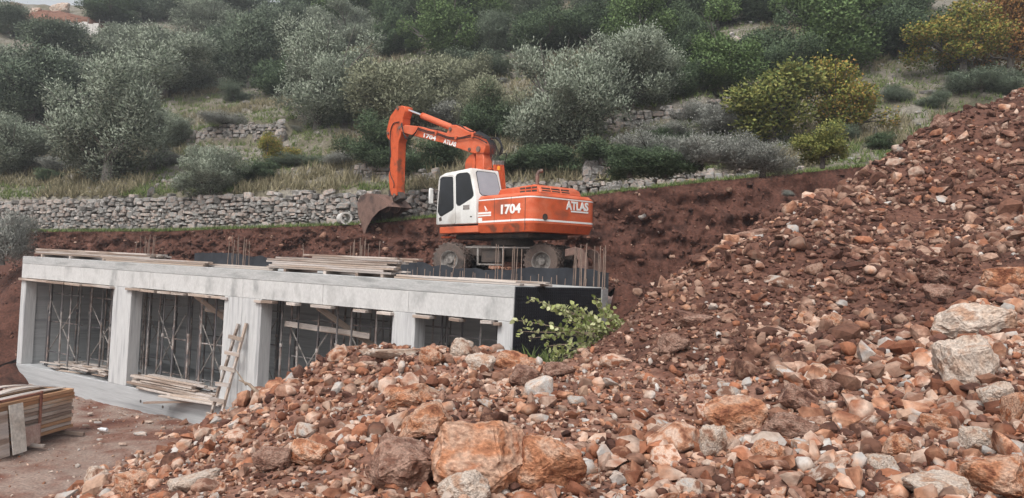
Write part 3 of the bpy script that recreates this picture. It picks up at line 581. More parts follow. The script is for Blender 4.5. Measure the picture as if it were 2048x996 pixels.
def plant(x, y, wp, hp, k, label, group=None, name='tree', cat='tree', fn=hill, P=None, sink=.1):
    if P is None: P = hit(fn, x, y, 22)
    if P is None: return
    i = cnt.get(k, 0); cnt[k] = i+1; c, t = KIND[k][i % len(KIND[k])]; d = P[1]; W_ = wp*d/FPX; H_ = hp*d/FPX
    root = empty(name, Matrix.Translation(Vector(P)-Vector((0, 0, sink)))@Matrix.Rotation(random.uniform(0, 6.28), 4, 'Z')@Matrix.Diagonal((W_*1.16, W_*1.16, H_*1.08, 1))); tag(root, label, cat, group)
    link('trunk', t, root); link('crown' if cat == 'tree' else 'foliage', c, root); return root
OL = 'olive trees on the terraces'
TREES = [
 (20, 75, 130, 70, 'oliveD', 'grey tree before the red earth of the skyline'),
 (640, 40, 150, 100, 'ever', 'dark tree at the ridge above the tall silvery olive'),
 (560, 30, 140, 90, 'oliveD', 'grey tree at the ridge left of the dark ridge tree'),
 (215, 48, 120, 75, 'ever', 'dark tree beside the round pale boulder on the skyline'),
 (300, 40, 130, 80, 'oliveD', 'grey tree on the skyline above the grove'),
 (380, 45, 120, 85, 'ever', 'dark tree on the skyline right of the grey one'),
 (470, 40, 130, 90, 'oliveD', 'grey tree on the ridge above the wide olive'),
 (150, 215, 170, 140, 'olive', 'mid-sized olive directly above the big olive tree'),
 (330, 300, 120, 90, 'olive', 'bushy young olive between the big olive and the middle terrace wall'),
 (15, 200, 180, 130, 'olive', 'olive tree above the low olive at the left edge of the grove'),
 (440, 150, 130, 110, 'oliveD', 'slim dark olive left of the dark olive above the middle wall'),
 (560, 190, 110, 90, 'ever', 'dark bush left of the tall silvery olive'),
 (900, 190, 140, 110, 'oliveY', 'pale shrubby olive above the broad yellowish olive'),
 (215, 368, 262, 250, 'olive', 'big grey-green olive tree standing just above the long stone wall'),
 (422, 388, 140, 125, 'olive', 'small pale olive tree right behind the long stone wall'),
 (20, 352, 170, 140, 'olive', 'low olive tree beside the left end of the long wall'),
 (60, 262, 220, 190, 'oliveD', 'dull grey olive tree behind the big olive'),
 (330, 195, 235, 175, 'olive', 'wide olive tree above and behind the big olive'),
 (500, 175, 170, 165, 'oliveD', 'dark olive tree above the middle terrace wall'),
 (635, 258, 220, 215, 'olive', 'tall silvery olive tree right of the middle terrace wall'),
 (805, 262, 235, 200, 'oliveY', 'broad yellowish olive tree behind the raised excavator arm'),
 (690, 250, 120, 100, 'oliveD', 'dark shrubby olive between the silvery and the yellowish olive'),
 (985, 262, 140, 135, 'oliveY', 'thin pale olive between two larger olives'),
 (1128, 302, 245, 262, 'olive', 'large silvery olive tree above the excavator cab'),
 (1262, 218, 215, 185, 'olive', 'silvery olive with a leaning trunk at the terrace wall'),
 (110, 120, 190, 90, 'oliveD', 'olive tree below the red earth on the hilltop'),
 (250, 130, 170, 100, 'olive', 'olive tree beside the boulders of the hilltop'),
 (420, 85, 170, 90, 'olive', 'olive tree at the upper edge of the grove'),
 (565, 85, 150, 100, 'oliveD', 'dark olive at the upper edge of the grove'),
 (690, 95, 150, 110, 'olive', 'silvery olive at the upper edge of the grove'),
 (760, 335, 140, 115, 'ever', 'dark green bushy tree behind the excavator stick'),
 (960, 285, 110, 110, 'ever', 'dark evergreen bush between the pale olive and the large silvery olive'),
 (1350, 192, 110, 105, 'ever', 'dark evergreen beside the leaning olive'),
 (1440, 182, 170, 150, 'green', 'mid green tree at the head of the right terrace'),
 (1535, 168, 150, 150, 'ever', 'dark round tree left of the big bright tree'),
 (1665, 140, 240, 175, 'green', 'big bright green tree on the upper right slope'),
 (1800, 118, 170, 140, 'ever', 'dark tree behind the rocky slope'),
 (1925, 150, 190, 150, 'autumn', 'yellow autumn tree above the rocky slope'),
 (2020, 150, 170, 190, 'orangel', 'orange autumn tree at the right end of the hillside'),
 (1545, 290, 230, 165, 'ygreen', 'wide loose yellow-green tree below the rocky slope'),
 (1665, 268, 180, 165, 'autumn', 'small tree with yellow and orange autumn leaves'),
]
for t in TREES: plant(*t, group=OL if t[4].startswith('olive') else None)
for row, (yb, hp, wp, ks) in enumerate([(112, 120, 130, ('ever', 'green', 'oliveD', 'ever')), (52, 105, 125, ('ever', 'ever', 'green', 'oliveD')), (2, 95, 120, ('ever', 'green', 'ever')), (-40, 80, 110, ('ever', 'ever', 'green'))]):
    x = (780, 700, 330, 300)[row]+random.uniform(0, 40)
    while x < (1420, 1850, 2080, 2080)[row]:
        k = random.choice(ks); plant(x, yb+random.uniform(-14, 14), wp*random.uniform(.8, 1.3), hp*random.uniform(.8, 1.3), k, {'ever': 'dark evergreen tree in the dense wood at the top of the hillside', 'green': 'mid green tree in the dense wood at the top of the hillside', 'oliveD': 'greyish tree in the dense wood at the top of the hillside'}[k], {'ever': 'dark trees of the hilltop wood', 'green': 'mid green trees of the hilltop wood', 'oliveD': 'greyish trees of the hilltop wood'}[k]); x += wp*random.uniform(.55, .85)
def shrub(*a, **k): return plant(*a, name='shrub', cat='shrub', **k)
shrub(540, 335, 85, 70, 'autumn', 'bright yellow bush below the middle terrace wall')
shrub(1645, 325, 115, 95, 'ygreen', 'yellow-green shrub below the autumn tree'); shrub(1720, 225, 70, 50, 'ygreen', 'small yellow-green shrub right of the autumn tree')
shrub(1525, 345, 140, 75, 'scrub', 'silver-grey dry bush at the edge of the cut bank')
shrub(1790, 200, 60, 40, 'dscrub', 'small green bush on the rocky slope'); shrub(1760, 290, 55, 34, 'ivy', 'dark leafy plant on the stony edge of the mound')
shrub(1870, 215, 70, 34, 'dscrub', 'low green bush beyond the mound crest'); shrub(1960, 185, 110, 60, 'dscrub', 'broad dull bush under the yellow autumn tree')
for x, y, wp, hp in [(1400, 330, 150, 80), (1290, 320, 130, 70), (1440, 270, 150, 70), (1470, 320, 110, 70), (1330, 285, 110, 55)]: shrub(x, y, wp, hp, 'scrub', 'grey-green scrub bush on the slope below the right terrace wall', group='scrub below the right terrace wall')
for x, y, wp, hp in [(1050, 345, 110, 60), (1120, 345, 120, 62), (1190, 320, 110, 55), (1260, 345, 120, 60), (1330, 345, 110, 60), (880, 335, 110, 70), (820, 350, 90, 60)]: shrub(x, y, wp, hp, 'ivy', 'dark ivy-like bush sprawling behind the excavator', group='dark bushes behind the excavator')
for x, y, wp, hp in [(470, 205, 80, 40), (690, 330, 90, 36), (600, 330, 100, 30), (330, 330, 70, 40), (120, 345, 90, 40), (1010, 265, 90, 50), (900, 250, 110, 60), (880, 190, 120, 60), (960, 150, 120, 60), (700, 170, 80, 60), (450, 250, 90, 36), (1080, 290, 90, 40)]: shrub(x, y, wp, hp, 'scrub' if wp % 20 else 'dscrub', 'low grey scrub growing between the olive trees', group='scrub between the olives')
ns_ = 0
while ns_ < 70:
    X_ = random.uniform(-40, 36); s_1 = random.uniform(1.5, 45); Y_ = float(wallY(X_))+s_1; P_ = np.array([X_, Y_, float(hill(X_, Y_))]); q_ = proj(P_)
    if not (-40 < q_[0] < 2090 and 0 < q_[1] < 380) or abs(q_[0]-1800) < 90: continue
    k_ = random.choice(('scrub', 'dscrub', 'dscrub', 'ivy')); wm = random.uniform(.9, 2.2); shrub(0, 0, wm*FPX/Y_, wm*random.uniform(.4, .65)*FPX/Y_, k_, {'scrub': 'low silvery scrub dotting the terraced slope', 'dscrub': 'low dull green scrub dotting the terraced slope', 'ivy': 'low dark leafy bush dotting the terraced slope'}[k_], group={'scrub': 'silvery scrub of the slope', 'dscrub': 'dull green scrub of the slope', 'ivy': 'dark bushes of the slope'}[k_], P=P_); ns_ += 1
p = atY(5, 520, 33.6); shrub(0, 0, 110, 130, 'scrub', 'straggly grey bush hanging over the soil at the garage end', P=p)
p = atY(1575, 388, 27.9); shrub(0, 0, 26, 16, 'scrub', 'small grey tuft growing out of the cut bank', P=p)
# boulders on the hill
def hb(x, y, wp, hp, lab, k='p', s=3):
    P = hit(hill, x, y+hp*.4, 22)
    if P is None: return
    d = P[1]; o = place_rock(bigmesh(k, s), P+np.array([0, 0, hp*d/FPX*.25]), (wp*d/FPX, wp*d/FPX*.7, hp*d/FPX*1.3), lab, None, 'boulder', cat='boulder', tilt=.2)
    o.data.materials[0] = o.data.materials[0]
hb(850, 36, 44, 46, 'pale rock outcrop among the trees near the hilltop', s=4); hb(122, 14, 46, 26, 'round pale boulder on the hilltop skyline', s=5); hb(72, 22, 34, 22, 'smaller pale boulder on the hilltop skyline', s=6); hb(32, 10, 30, 18, 'flat pale boulder at the left end of the skyline', s=7)
hb(680, 435, 1, 1, 'x') if False else None
P = atY(1382, 364, 29.4); place_rock(ROCKS['p'][2], P, (.55, .4, .42), 'white boulder at the end of the low wall above the cut bank', None, 'boulder', cat='boulder', tilt=.2)
P = atY(1728, 350, 27.6); place_rock(ROCKS['p'][4], P, (.5, .4, .4), 'white boulder where the mound meets the hillside edge', None, 'boulder', cat='boulder', tilt=.2)
# red earth mound and white fence near the hilltop
P = hit(hill, 95, 48, 40)
if P is not None:
    a = np.linspace(0, 2*np.pi, 25); rr = np.linspace(0, 1, 8); A, Rr = np.meshgrid(a, rr, indexing='ij'); xx = P[0]+7*Rr*np.cos(A); yy = P[1]+5*Rr*np.sin(A); zz = hill(xx, yy)+1.1*(1-Rr**2)*(1+.3*vnoise(xx, yy, 5))-.1
    tag(link('earth_pile', gridmesh('earth_pile', xx, yy, zz, M['heap'])), 'heap of red earth near the hilltop skyline', 'earth pile')
P = hit(hill, 150, 68, 40)
if P is not None:
    root = empty('white_fence', Matrix.Translation(Vector(P))); tag(root, 'white sheet fence glimpsed above the olive trees near the hilltop', 'fence')
    for i in range(8): MB().box((i*.62-2.4, -.02, 0), (i*.62-1.82, .02, 1.2+.1*(i % 3))).build('panel', M['pipe'], root)
    for i in range(5): MB().box((i*1.24-2.43, .03, -.2), (i*1.24-2.37, .09, 1.8)).build('post', M['rim'], root)
# grass
def grass(name, P, mat, L, label, per=7):
    n = len(P); P = np.repeat(P, per, 0)+rng.normal(size=(n*per, 3))*np.array([.07, .07, 0]); D = rng.normal(size=(n*per, 3))*np.array([.45, .45, 0])+np.array([0, 0, 1]); D /= np.linalg.norm(D, axis=1)[:, None]
    l = (L*rng.uniform(.5, 1.4, n*per))[:, None]; S = np.cross(D, rng.normal(size=(n*per, 3))); S /= np.linalg.norm(S, axis=1)[:, None]; w_ = l*.055+.006
    V = np.stack([P-S*w_, P+S*w_, P+D*l+rng.normal(size=(n*per, 3))*l*.15], 1).reshape(-1, 3); return tag(link(name, npmesh(name, V, np.arange(3*n*per).reshape(-1, 3), mat)), label, None, None, 'stuff')
n = 26000; Xc = rng.uniform(-42, 36, n); s0 = .3+45*rng.random(n)**1.5; Yc = wallY(Xc)+s0; f_ = fbm(Xc*.15, Yc*.15, 97, 3); Zc = hill(Xc, Yc); Pn = np.stack([Xc, Yc, Zc], -1)
grass('dry_grass', Pn[f_ > -.15], M['straw'], .42, 'dry straw-coloured grass over the terraces'); grass('green_grass', Pn[f_ < -.05], M['grass'], .25, 'green grass patches on the terraces')
n = 3000; Xc = rng.uniform(-26, 14, n); Yc = wallY(Xc)-1.35+1.2*rng.random(n); grass('verge_grass', np.stack([Xc, Yc, wallZ(Xc)+.0], -1), M['grass'], .16, 'green grass along the edge of the cut bank')
P = atY(1055, 715, 15.2); n = 26; grass('tall_grass', P+np.c_[rng.uniform(-.1, .55, n), rng.uniform(-.1, .2, n), np.full(n, -.25)], M['grass'], .38, 'fresh green grass below the leafy branch', 6)

# ------------------------------------------------------------------ garage
GR_ = empty('concrete_garage', G); tag(GR_, 'unfinished concrete garage with wide openings and flat roof slab', 'building')
def gbox(name, a, b, mat, bev=.012): return MB().box(a, b).build(name, mat, GR_, bev)
L_ = 22.25; ZF, ZB, ZS, ZT, DP = .8, 4.03, 4.56, 4.84, 4.6
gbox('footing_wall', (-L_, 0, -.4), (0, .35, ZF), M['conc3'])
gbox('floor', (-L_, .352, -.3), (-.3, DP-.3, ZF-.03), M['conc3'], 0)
colx = [(-L_, -21.9), (-16.05, -15.0), (-10.2, -9.38), (-9.37, -8.55), (-3.6, -2.86), (-.42, 0)]
for a, b in colx: gbox('column', (a, .003, ZF), (b, .42, ZB), M['concv'], .015)
jx = [-L_, -19.2, -14.0, -9.4, -6.1, -3.1, 0]
for a, b in zip(jx[:-1], jx[1:]): gbox('beam', (a+.004, .0, ZB), (b-.004, .40, ZS), M['conc'], .006)
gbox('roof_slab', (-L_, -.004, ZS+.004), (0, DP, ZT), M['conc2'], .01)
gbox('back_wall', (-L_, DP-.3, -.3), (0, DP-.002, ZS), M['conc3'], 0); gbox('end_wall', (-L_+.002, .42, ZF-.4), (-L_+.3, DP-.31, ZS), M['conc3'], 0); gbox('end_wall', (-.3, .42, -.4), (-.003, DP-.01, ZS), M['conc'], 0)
for x, z in ((-14.1, .42), (-12.9, .40)):      # plugged formwork tie holes
    MB(Matrix.Translation((x, -.004, z))).lathe([(0, 0), (.05, 0), (.05, .02)], 12).build('tie_hole', M['dark'], GR_)
# dimpled membrane on the end wall
m = MB(); ny, nz = 42, 40; y0, y1, z0, z1 = .03, 4.25, .2, ZT-.02
m.box((.003, y0, z0), (.02, y1, z1)); mem = m.build('drainage_membrane', M['memb'], GR_)
V_, F_ = [], []
for i in range(ny):
    for j in range(nz):
        y = y0+(i+.5)*(y1-y0)/ny; z = 1.6+(j+.5)*(z1-1.6)/nz; b = len(V_); h = .03
        V_ += [(.0205, y-h, z-h), (.0205, y+h, z-h), (.0205, y+h, z+h), (.0205, y-h, z+h), (.034, y, z)]; F_ += [(b, b+1, b+4), (b+1, b+2, b+4), (b+2, b+3, b+4), (b+3, b, b+4)]
tag(link('dimples', npmesh('dimples', V_, F_, M['memb']), mem), kind='stuff')
gbox('membrane_strip', (-.002, 4.26, .2), (.05, DP+.01, ZT-.03), M['conc2'], 0)
# membrane rising behind the slab
xs = np.linspace(-L_+4, .05, 150); m = []
top = ZT+.46+.10*fbm(xs*.6, xs*0, 11)+.04*fbm(xs*2.3, xs*0, 12); yy = DP+.03+.06*fbm(xs*1.3, xs*0, 13)
A = np.stack([xs, yy, np.full_like(xs, ZS-.3)], -1); B = np.stack([xs, yy-.03, top], -1); Cc = np.stack([xs, yy+.05, top-.03], -1); n = len(xs)
F = [(i, i+1, n+i+1, n+i) for i in range(n-1)]+[(n+i, n+i+1, 2*n+i+1, 2*n+i) for i in range(n-1)]
link('rear_membrane', npmesh('rear_membrane', np.concatenate([A, B, Cc]), F, M['memb'], True), GR_)
def rod(x0, y0, h, lean=(0, 0)): MB().tube([(x0, y0, ZT-.05), (x0+lean[0], y0+lean[1], ZT+h)], .013, 5).build('rebar', M['rebar'], GR_)
for cx_, w_, n_, hh in ((295, 36, 9, 1.1), (476, 36, 9, 1.2), (722, 52, 10, 1.15), (1018, 36, 9, 1.1), (1180, 74, 15, 1.15)):
    for i in range(n_):
        px_ = cx_-w_/2+w_*i/(n_-1)+random.uniform(-2, 2); xg, _ = gfront(px_, 520, 4.2); rod(xg, random.choice((4.05, 4.38)), hh*random.uniform(.75, 1.05), (random.uniform(-.04, .04), random.uniform(-.05, .05)))
for px_ in (880, 905, 930, 600, 610): xg, _ = gfront(px_, 520, 4.3); rod(xg, 4.3, random.uniform(.5, 1.3), (random.uniform(-.15, .2), 0))
for i in range(34): xg = -8+8*i/34+random.uniform(-.08, .08); rod(xg, 4.42, random.uniform(.18, .3), (random.uniform(-.02, .02), 0))

# timber
def plank(p0, p1, w_, t, label, group, mat='wood', name='plank', cat='plank', roll=0.):
    p0, p1 = Vector(p0), Vector(p1); d = p1-p0; L = d.length; yaw = math.atan2(d.y, d.x); pit = math.asin(d.z/L)
    o = MB().box((0, -w_/2, 0), (L, w_/2, t)).build(name, M[mat], None, min(.006, t*.2))
    o.matrix_world = Matrix.Translation(p0)@Matrix.Rotation(yaw, 4, 'Z')@Matrix.Rotation(-pit, 4, 'Y')@Matrix.Rotation(roll, 4, 'X'); return tag(o, label, cat, group)
u = random.uniform
def stack(x0, x1, y, layers, rows, z0, label, group, w_=.19, t=.05, jx=.25, mat='wood', yaw=0.):
    for k in range(layers):
        for r in range(rows):
            a, b = x0+u(-jx, jx), x1+u(-jx, jx); yy = y+r*(w_+.02)+u(-.02, .02); plank(gw(a, yy, z0+k*(t+.005)), gw(b, yy+yaw*(b-a), z0+k*(t+.005)), w_, t, label, group, mat)
for x in (-21.6, -19.6, -17.4, -15.4): plank(gw(x, .35, ZT), gw(x, 1.6, ZT), .1, .1, 'short bearer timber under the left plank pile on the slab', 'bearers under the left plank pile')
stack(-22.4, -14.8, .5, 4, 4, ZT+.10, 'long pale plank in the pile at the left end of the roof slab', 'planks in the left pile on the slab')
stack(-17.2, -11.3, .2, 3, 1, ZT+.005, 'long pale plank lying along the slab edge beside the left pile', 'planks along the slab edge', jx=.5)
stack(-12.0, -8.6, .45, 2, 1, ZT+.005, 'thin pale plank between the two plank piles on the slab', 'planks between the piles', jx=.2)
for x in (-8.0, -6.4, -5.2, -4.3): plank(gw(x, .3, ZT), gw(x, 1.5, ZT), .1, .09, 'short bearer timber under the middle plank pile on the slab', 'bearers under the middle plank pile')
stack(-8.6, -4.1, .4, 6, 3, ZT+.09, 'weathered plank in the untidy pile in the middle of the roof slab', 'planks in the middle pile on the slab', jx=.45)
stack(-7.4, -3.7, .6, 2, 2, ZT+.425, 'plank on top of the untidy middle pile', 'top planks of the middle pile', jx=.5)
stack(-3.9, -.2, .3, 2, 1, ZT+.005, 'long board lying along the right part of the slab edge', 'boards on the right part of the slab', jx=.3); stack(-2.2, .1, 1.0, 2, 2, ZT+.005, 'board lying on the right corner of the slab', 'boards on the slab corner', jx=.3)
for a, b in [(33, 92), (95, 130), (128, 160), (155, 185), (183, 222), (247, 276), (273, 303), (315, 340), (338, 366), (378, 420), (418, 440), (438, 450), (506, 530), (524, 546), (574, 592), (622, 662), (706, 730), (757, 784), (826, 860), (898, 920), (963, 985), (989, 1001)]:
    xa, _ = gfront(a, 610, -.1); xb, _ = gfront(b, 610, -.1); yy = u(-.06, .06); plank(gw(xa, yy, ZB-.085-u(0, .03)), gw(xb, yy+u(-.03, .03), ZB-.085-u(0, .03)), u(.2, .3), .075, 'short formwork board wedged under the roof beam', 'formwork boards under the beam')
for a, b in ((-21.8, -16.2), (-14.9, -10.3), (-8.5, -3.7), (-2.8, -.5)):
    n_ = max(2, int((b-a)/.75))
    for i in range(n_): x = a+(i+.5)*(b-a)/n_; plank(gw(x, .46, ZB+.25), gw(x, DP-.35, ZB+.25), .1, .14, 'formwork joist spanning under the roof slab inside the garage', 'formwork joists inside the garage')
# props and scaffold frames
def prop(x, y, lean=0., nm='', dp='', col='steel'):
    r = empty('steel_prop', G@Matrix.Translation((x, y, ZF-.03))); tag(r, f'steel prop {dp} the {nm} garage bay from the soil bank end', 'prop', f'steel props {dp} the {nm} garage bay'); H_ = ZB+.24-ZF+.03; h1 = H_*u(.5, .62)
    MB().tube([(0, 0, .01), (lean*.5, 0, h1)], .034, 8).build('outer_tube', M[col], r); MB().tube([(lean*.5, 0, h1-.05), (lean, 0, H_-.01)], .026, 8).build('inner_tube', M[col], r)
    MB().tube([(lean*.5, 0, h1-.04), (lean*.5, 0, h1+.06)], .048, 8).build('collar', M[col], r); MB().box((-.08, -.08, 0), (.08, .08, .012)).build('base_plate', M[col], r); MB().box((lean-.08, -.08, H_-.012), (lean+.08, .08, H_)).build('head_plate', M[col], r)
def scaffold(x0, x1, y, lab):
    r = empty('scaffold_frame', G@Matrix.Translation((x0, y, ZF-.03))); tag(r, lab, 'scaffold', 'scaffold frames inside the garage'); w_ = x1-x0; H_ = ZB-.1-ZF+.03
    for x in (0, w_): MB().tube([(x, 0, 0), (x+u(-.02, .02), 0, H_)], .03, 8).build('post', M['steel'], r)
    for z in (H_*.16, H_*.52, H_*.86): MB().tube([(-.1, .05, z), (w_+.1, .05, z+u(-.02, .02))], .024, 6).build('ledger', M['steel'], r)
    MB().tube([(0, -.05, H_*.8), (w_, -.05, H_*.12)], .019, 6).build('brace', M['rim'], r); MB().tube([(0, -.07, H_*.12), (w_, -.07, H_*.8)], .019, 6).build('brace', M['rim'], r)
for a, b, nm in ((-21.8, -16.2, 'first'), (-14.9, -10.3, 'second'), (-8.5, -3.7, 'third'), (-2.8, -.5, 'fourth')):
    wd = b-a; nf = 2 if wd > 3 else 1
    for i in range(nf): xa = a+.35+i*wd/nf; scaffold(xa, xa+wd/nf-.75, .75+u(-.1, .1), f'braced tube scaffold frame in the {nm} garage bay from the soil bank end'); scaffold(xa+.2, xa+wd/nf-.6, 2.6+u(-.2, .2), f'braced tube scaffold frame deep inside the {nm} garage bay from the soil bank end')
    n_ = int(wd/.75)
    for yv in (.5, 1.7, 3.5):
        for i in range(n_): prop(a+.3+(i+.5*(yv == 1.7))*(wd-.4)/n_+u(-.1, .1), yv+u(-.15, .15), u(-.04, .04), nm, {.5: 'at the front of', 1.7: 'in the middle of', 3.5: 'by the back wall of'}[yv])
plank(gw(-6.55, .25, ZB-.1), gw(-5.2, 1.6, ZB-1.35), .16, .05, 'wide diagonal board slanting into the third garage bay', None, roll=1.2); plank(gw(-12.0, .3, ZB-.1), gw(-10.4, .9, ZB-1.15), .14, .05, 'diagonal board slanting across the second garage bay', None, roll=1.3)
plank(gw(-8.2, .62, 3.35), gw(-5.0, .75, 3.25), .16, .05, 'horizontal board tied across the props of the third bay', None, roll=1.5); plank(gw(-12.0, .7, 3.5), gw(-10.5, .75, 3.45), .14, .05, 'horizontal board tied across the props of the second bay', None, roll=1.5)
plank(gw(-16.6, .35, ZB-.08), gw(-16.1, .5, ZB-.5), .12, .05, 'short strut board in the upper corner of the first bay', None, roll=1.2)
# timber pile in the second bay, scrap in the first
for k in range(6):
    for r in range(2+(k < 3)): a = -14.75+u(-.4, .5)+.12*k; yw = u(-.06, .06); plank(gw(a, .02+r*.2+u(-.05, .05), ZF+.02+k*.082), gw(-10.35+u(-1.3, .05), .06+r*.2+u(-.08, .1), ZF+.02+k*.082+u(-.01, .015)), u(.13, .2), u(.05, .078), 'heavy weathered timber in the pile on the sill of the second bay', 'timbers piled in the second bay')
for i in range(4): plank(gw(-12.3+u(-.7, .3), -.35+i*.16, ZF+.0+(i % 2)*.06), gw(-9.9+u(-.4, .3), -.15+i*.12, ZF+.04+(i % 2)*.06), .16, .055, 'loose board jutting over the sill of the second bay', 'boards jutting over the sill')
plank(gw(-13.0, -.55, ZF-.25), gw(-10.9, -.05, ZF+.01), .15, .06, 'single board sticking out from the sill toward the yard', None)
for i in range(46):
    x = u(-21.5, -16.4); y = u(.1, 1.3); l = u(.5, 1.6); an = u(-.5, .5); z = ZF+.01+.05*random.randrange(4)+(.10 if x > -19 else 0); plank(gw(x, y, z), gw(min(x+l*math.cos(an), -16.2), max(.05, y+l*math.sin(an)), z+u(-.02, .05)), u(.08, .18), u(.025, .05), 'scrap of formwork timber in the jumble on the floor of the first bay', 'scrap timber in the first bay')
# ladder against the double column
by_ = -.75; bx_, _ = gfront(409, 862, by_); tx_, tz_ = gfront(477, 642, -.06)
r = empty('wooden_ladder', G@Matrix.Translation((bx_, by_, .1))); tag(r, 'home-made wooden ladder leaning against the double concrete column', 'ladder'); top_ = Vector((tx_-bx_, -.06-by_, tz_-.1))
for s in (0, .46): a = Vector((s, 0, -.08)); b = a+top_+Vector((-.22*s, 0, .1*s)); MB().tube([a, a.lerp(b, .5)+Vector((0, 0, .01)), b], .05, 4).build('rail', M['wood'], r)
for k in range(7): c = Vector((.22-.05*k/7, -.05, -.02))+top_*(.05+k*.135); MB().box((-.34+u(-.05, .04), -.03, -.055), (.30+u(-.04, .06), .012, .055), Matrix.Translation(c)@Matrix.Rotation(u(-.09, .09), 4, 'Y')).build('rung', M['wood'], r)

# stillage of boards in the yard
SR = Matrix.Translation((-13.05, 19.2, .06))@Matrix.Rotation(math.radians(84), 4, 'Z')      # x along the boards, -y faces the yard
for k in range(11):
    for r_ in range(4): plank(SR@Vector((0+u(-.05, .05), -.55+r_*.24, .16+k*.1)), SR@Vector((3.4+u(-.08, .06), -.55+r_*.24+u(-.01, .01), .16+k*.1)), .22, .088, 'stacked orange-brown board in the steel rack in the yard', 'boards in the yard rack', 'woodo' if random.random() < .75 else 'wood')
for i in range(4): m = MB(); y_ = -.6+i*.25; pts = [Vector((.2+2.9*t, y_, 1.29+.12*math.sin(math.pi*t)*(i % 2+.3))) for t in np.linspace(0, 1, 9)]; m.prism([(p.x, p.z) for p in pts]+[(p.x, p.z+.02) for p in pts[::-1]], y_, y_+.22); o = m.build('bent_board', M['wood'], None); o.matrix_world = SR; tag(o, 'thin warped board bowed up on top of the yard rack', 'plank', 'warped boards on the yard rack')
rk = empty('steel_rack', SR); tag(rk, 'rusty red steel rack holding stacked boards in the yard', 'rack')
for x in (.1, 1.95): MB().box((x, -.73, 0), (x+.06, -.675, 1.38)).build('post', M['rusty'], rk, .004); MB().box((x, .42, 0), (x+.06, .475, 1.38)).build('post', M['rusty'], rk, .004)
MB().box((-.4, -.735, 1.30), (1.94, -.68, 1.36)).build('top_rail', M['rusty'], rk, .004); MB().box((-.4, .42, 1.385), (2.0, .48, 1.44)).build('top_rail', M['rusty'], rk, .004)
for x in (.1, 1.95): MB().box((x, -.72, .09), (x+.06, .47, .15)).build('cross_bar', M['rusty'], rk, .004)
o = MB().box((0, 0, 0), (.48, .03, 1.22)).build('leaning_panel', M['panel'], None, .004); o.matrix_world = SR@Matrix.Translation((.72, -.98, 0))@Matrix.Rotation(-.16, 4, 'X'); tag(o, 'tall peeling whitish panel leaning on the yard rack', 'panel')
o = MB().box((0, 0, 0), (.7, .03, .5)).build('leaning_panel', M['pinkp'], None, .004); o.matrix_world = SR@Matrix.Translation((1.22, -.8, .05))@Matrix.Rotation(-.05, 4, 'X'); tag(o, 'small pinkish board leaning low on the yard rack', 'panel')
o = MB().box((0, 0, 0), (.5, .03, 1.1)).build('leaning_panel', M['wood'], None, .004); o.matrix_world = SR@Matrix.Translation((.15, -.95, 0))@Matrix.Rotation(-.14, 4, 'X'); tag(o, 'grey wooden panel leaning beside the whitish panel', 'panel')
for x in (1.6, 3.2): plank(SR@Vector((x, -1.15, .0)), SR@Vector((x, .4, .0)), .1, .09, 'square bearer timber sticking out under the yard rack', 'bearers under the yard rack')
for i, (x, y, s) in enumerate([(280, 872, .5), (180, 832, .28), (195, 850, .22), (172, 856, .28), (200, 884, .22), (298, 848, .3), (245, 893, .25), (326, 860, .24), (188, 845, .2)]):
    P = atZ(x, y, .08); m = MB(); k = 6; m.prism([(s*.5*math.cos(a)*u(.7, 1.1), s*.32*math.sin(a)*u(.7, 1.1)) for a in [2*math.pi*j/k for j in range(k)]], 0, .045); o = m.build('stone_flake', M['rock_p'], None, .008); o.matrix_world = Matrix.Translation(Vector(P)+Vector((0, 0, .05)))@Matrix.Rotation(u(0, 6), 4, 'Z')@Matrix.Rotation(math.pi/2+u(-.08, .08), 4, 'X'); tag(o, 'large pale diamond-shaped concrete slab piece flat on the yard' if i == 0 else 'flat pale concrete flake lying on the red yard', 'concrete piece', None if i == 0 else 'concrete flakes on the yard')
P = atZ(214, 864, .1); r = empty('plastic_bottle', Matrix.Translation(Vector(P)+Vector((0, 0, .06)))@Matrix.Rotation(1.3, 4, 'Z')); tag(r, 'crumpled clear plastic bottle lying on the red yard', 'bottle')
MB().lathe([(0, 0), (.05, .0), (.055, .03), (.052, .12), (.056, .2), (.04, .25), (.018, .28)], 14).build('body', M['plastic'], r, smooth=True); MB().lathe([(0, .315), (.02, .315), (.02, .28)], 12).build('cap', M['letter'], r)
P = atY(688, 437, 33.2); r = empty('pipe_piece', Matrix.Translation(P)@Matrix.Rotation(.5, 4, 'Z')); tag(r, 'short pale pipe piece lying on the grass by the stone wall', 'pipe')
MB().lathe([(.2, -.3), (.24, -.3), (.24, .3), (.2, .3), (.2, -.3)], 20).build('pipe_wall', M['pipe'], r, smooth=True)
MB().lathe([(.242, -.3), (.262, -.3), (.262, -.2), (.242, -.2)], 20).build('collar', M['pipe'], r, smooth=True)

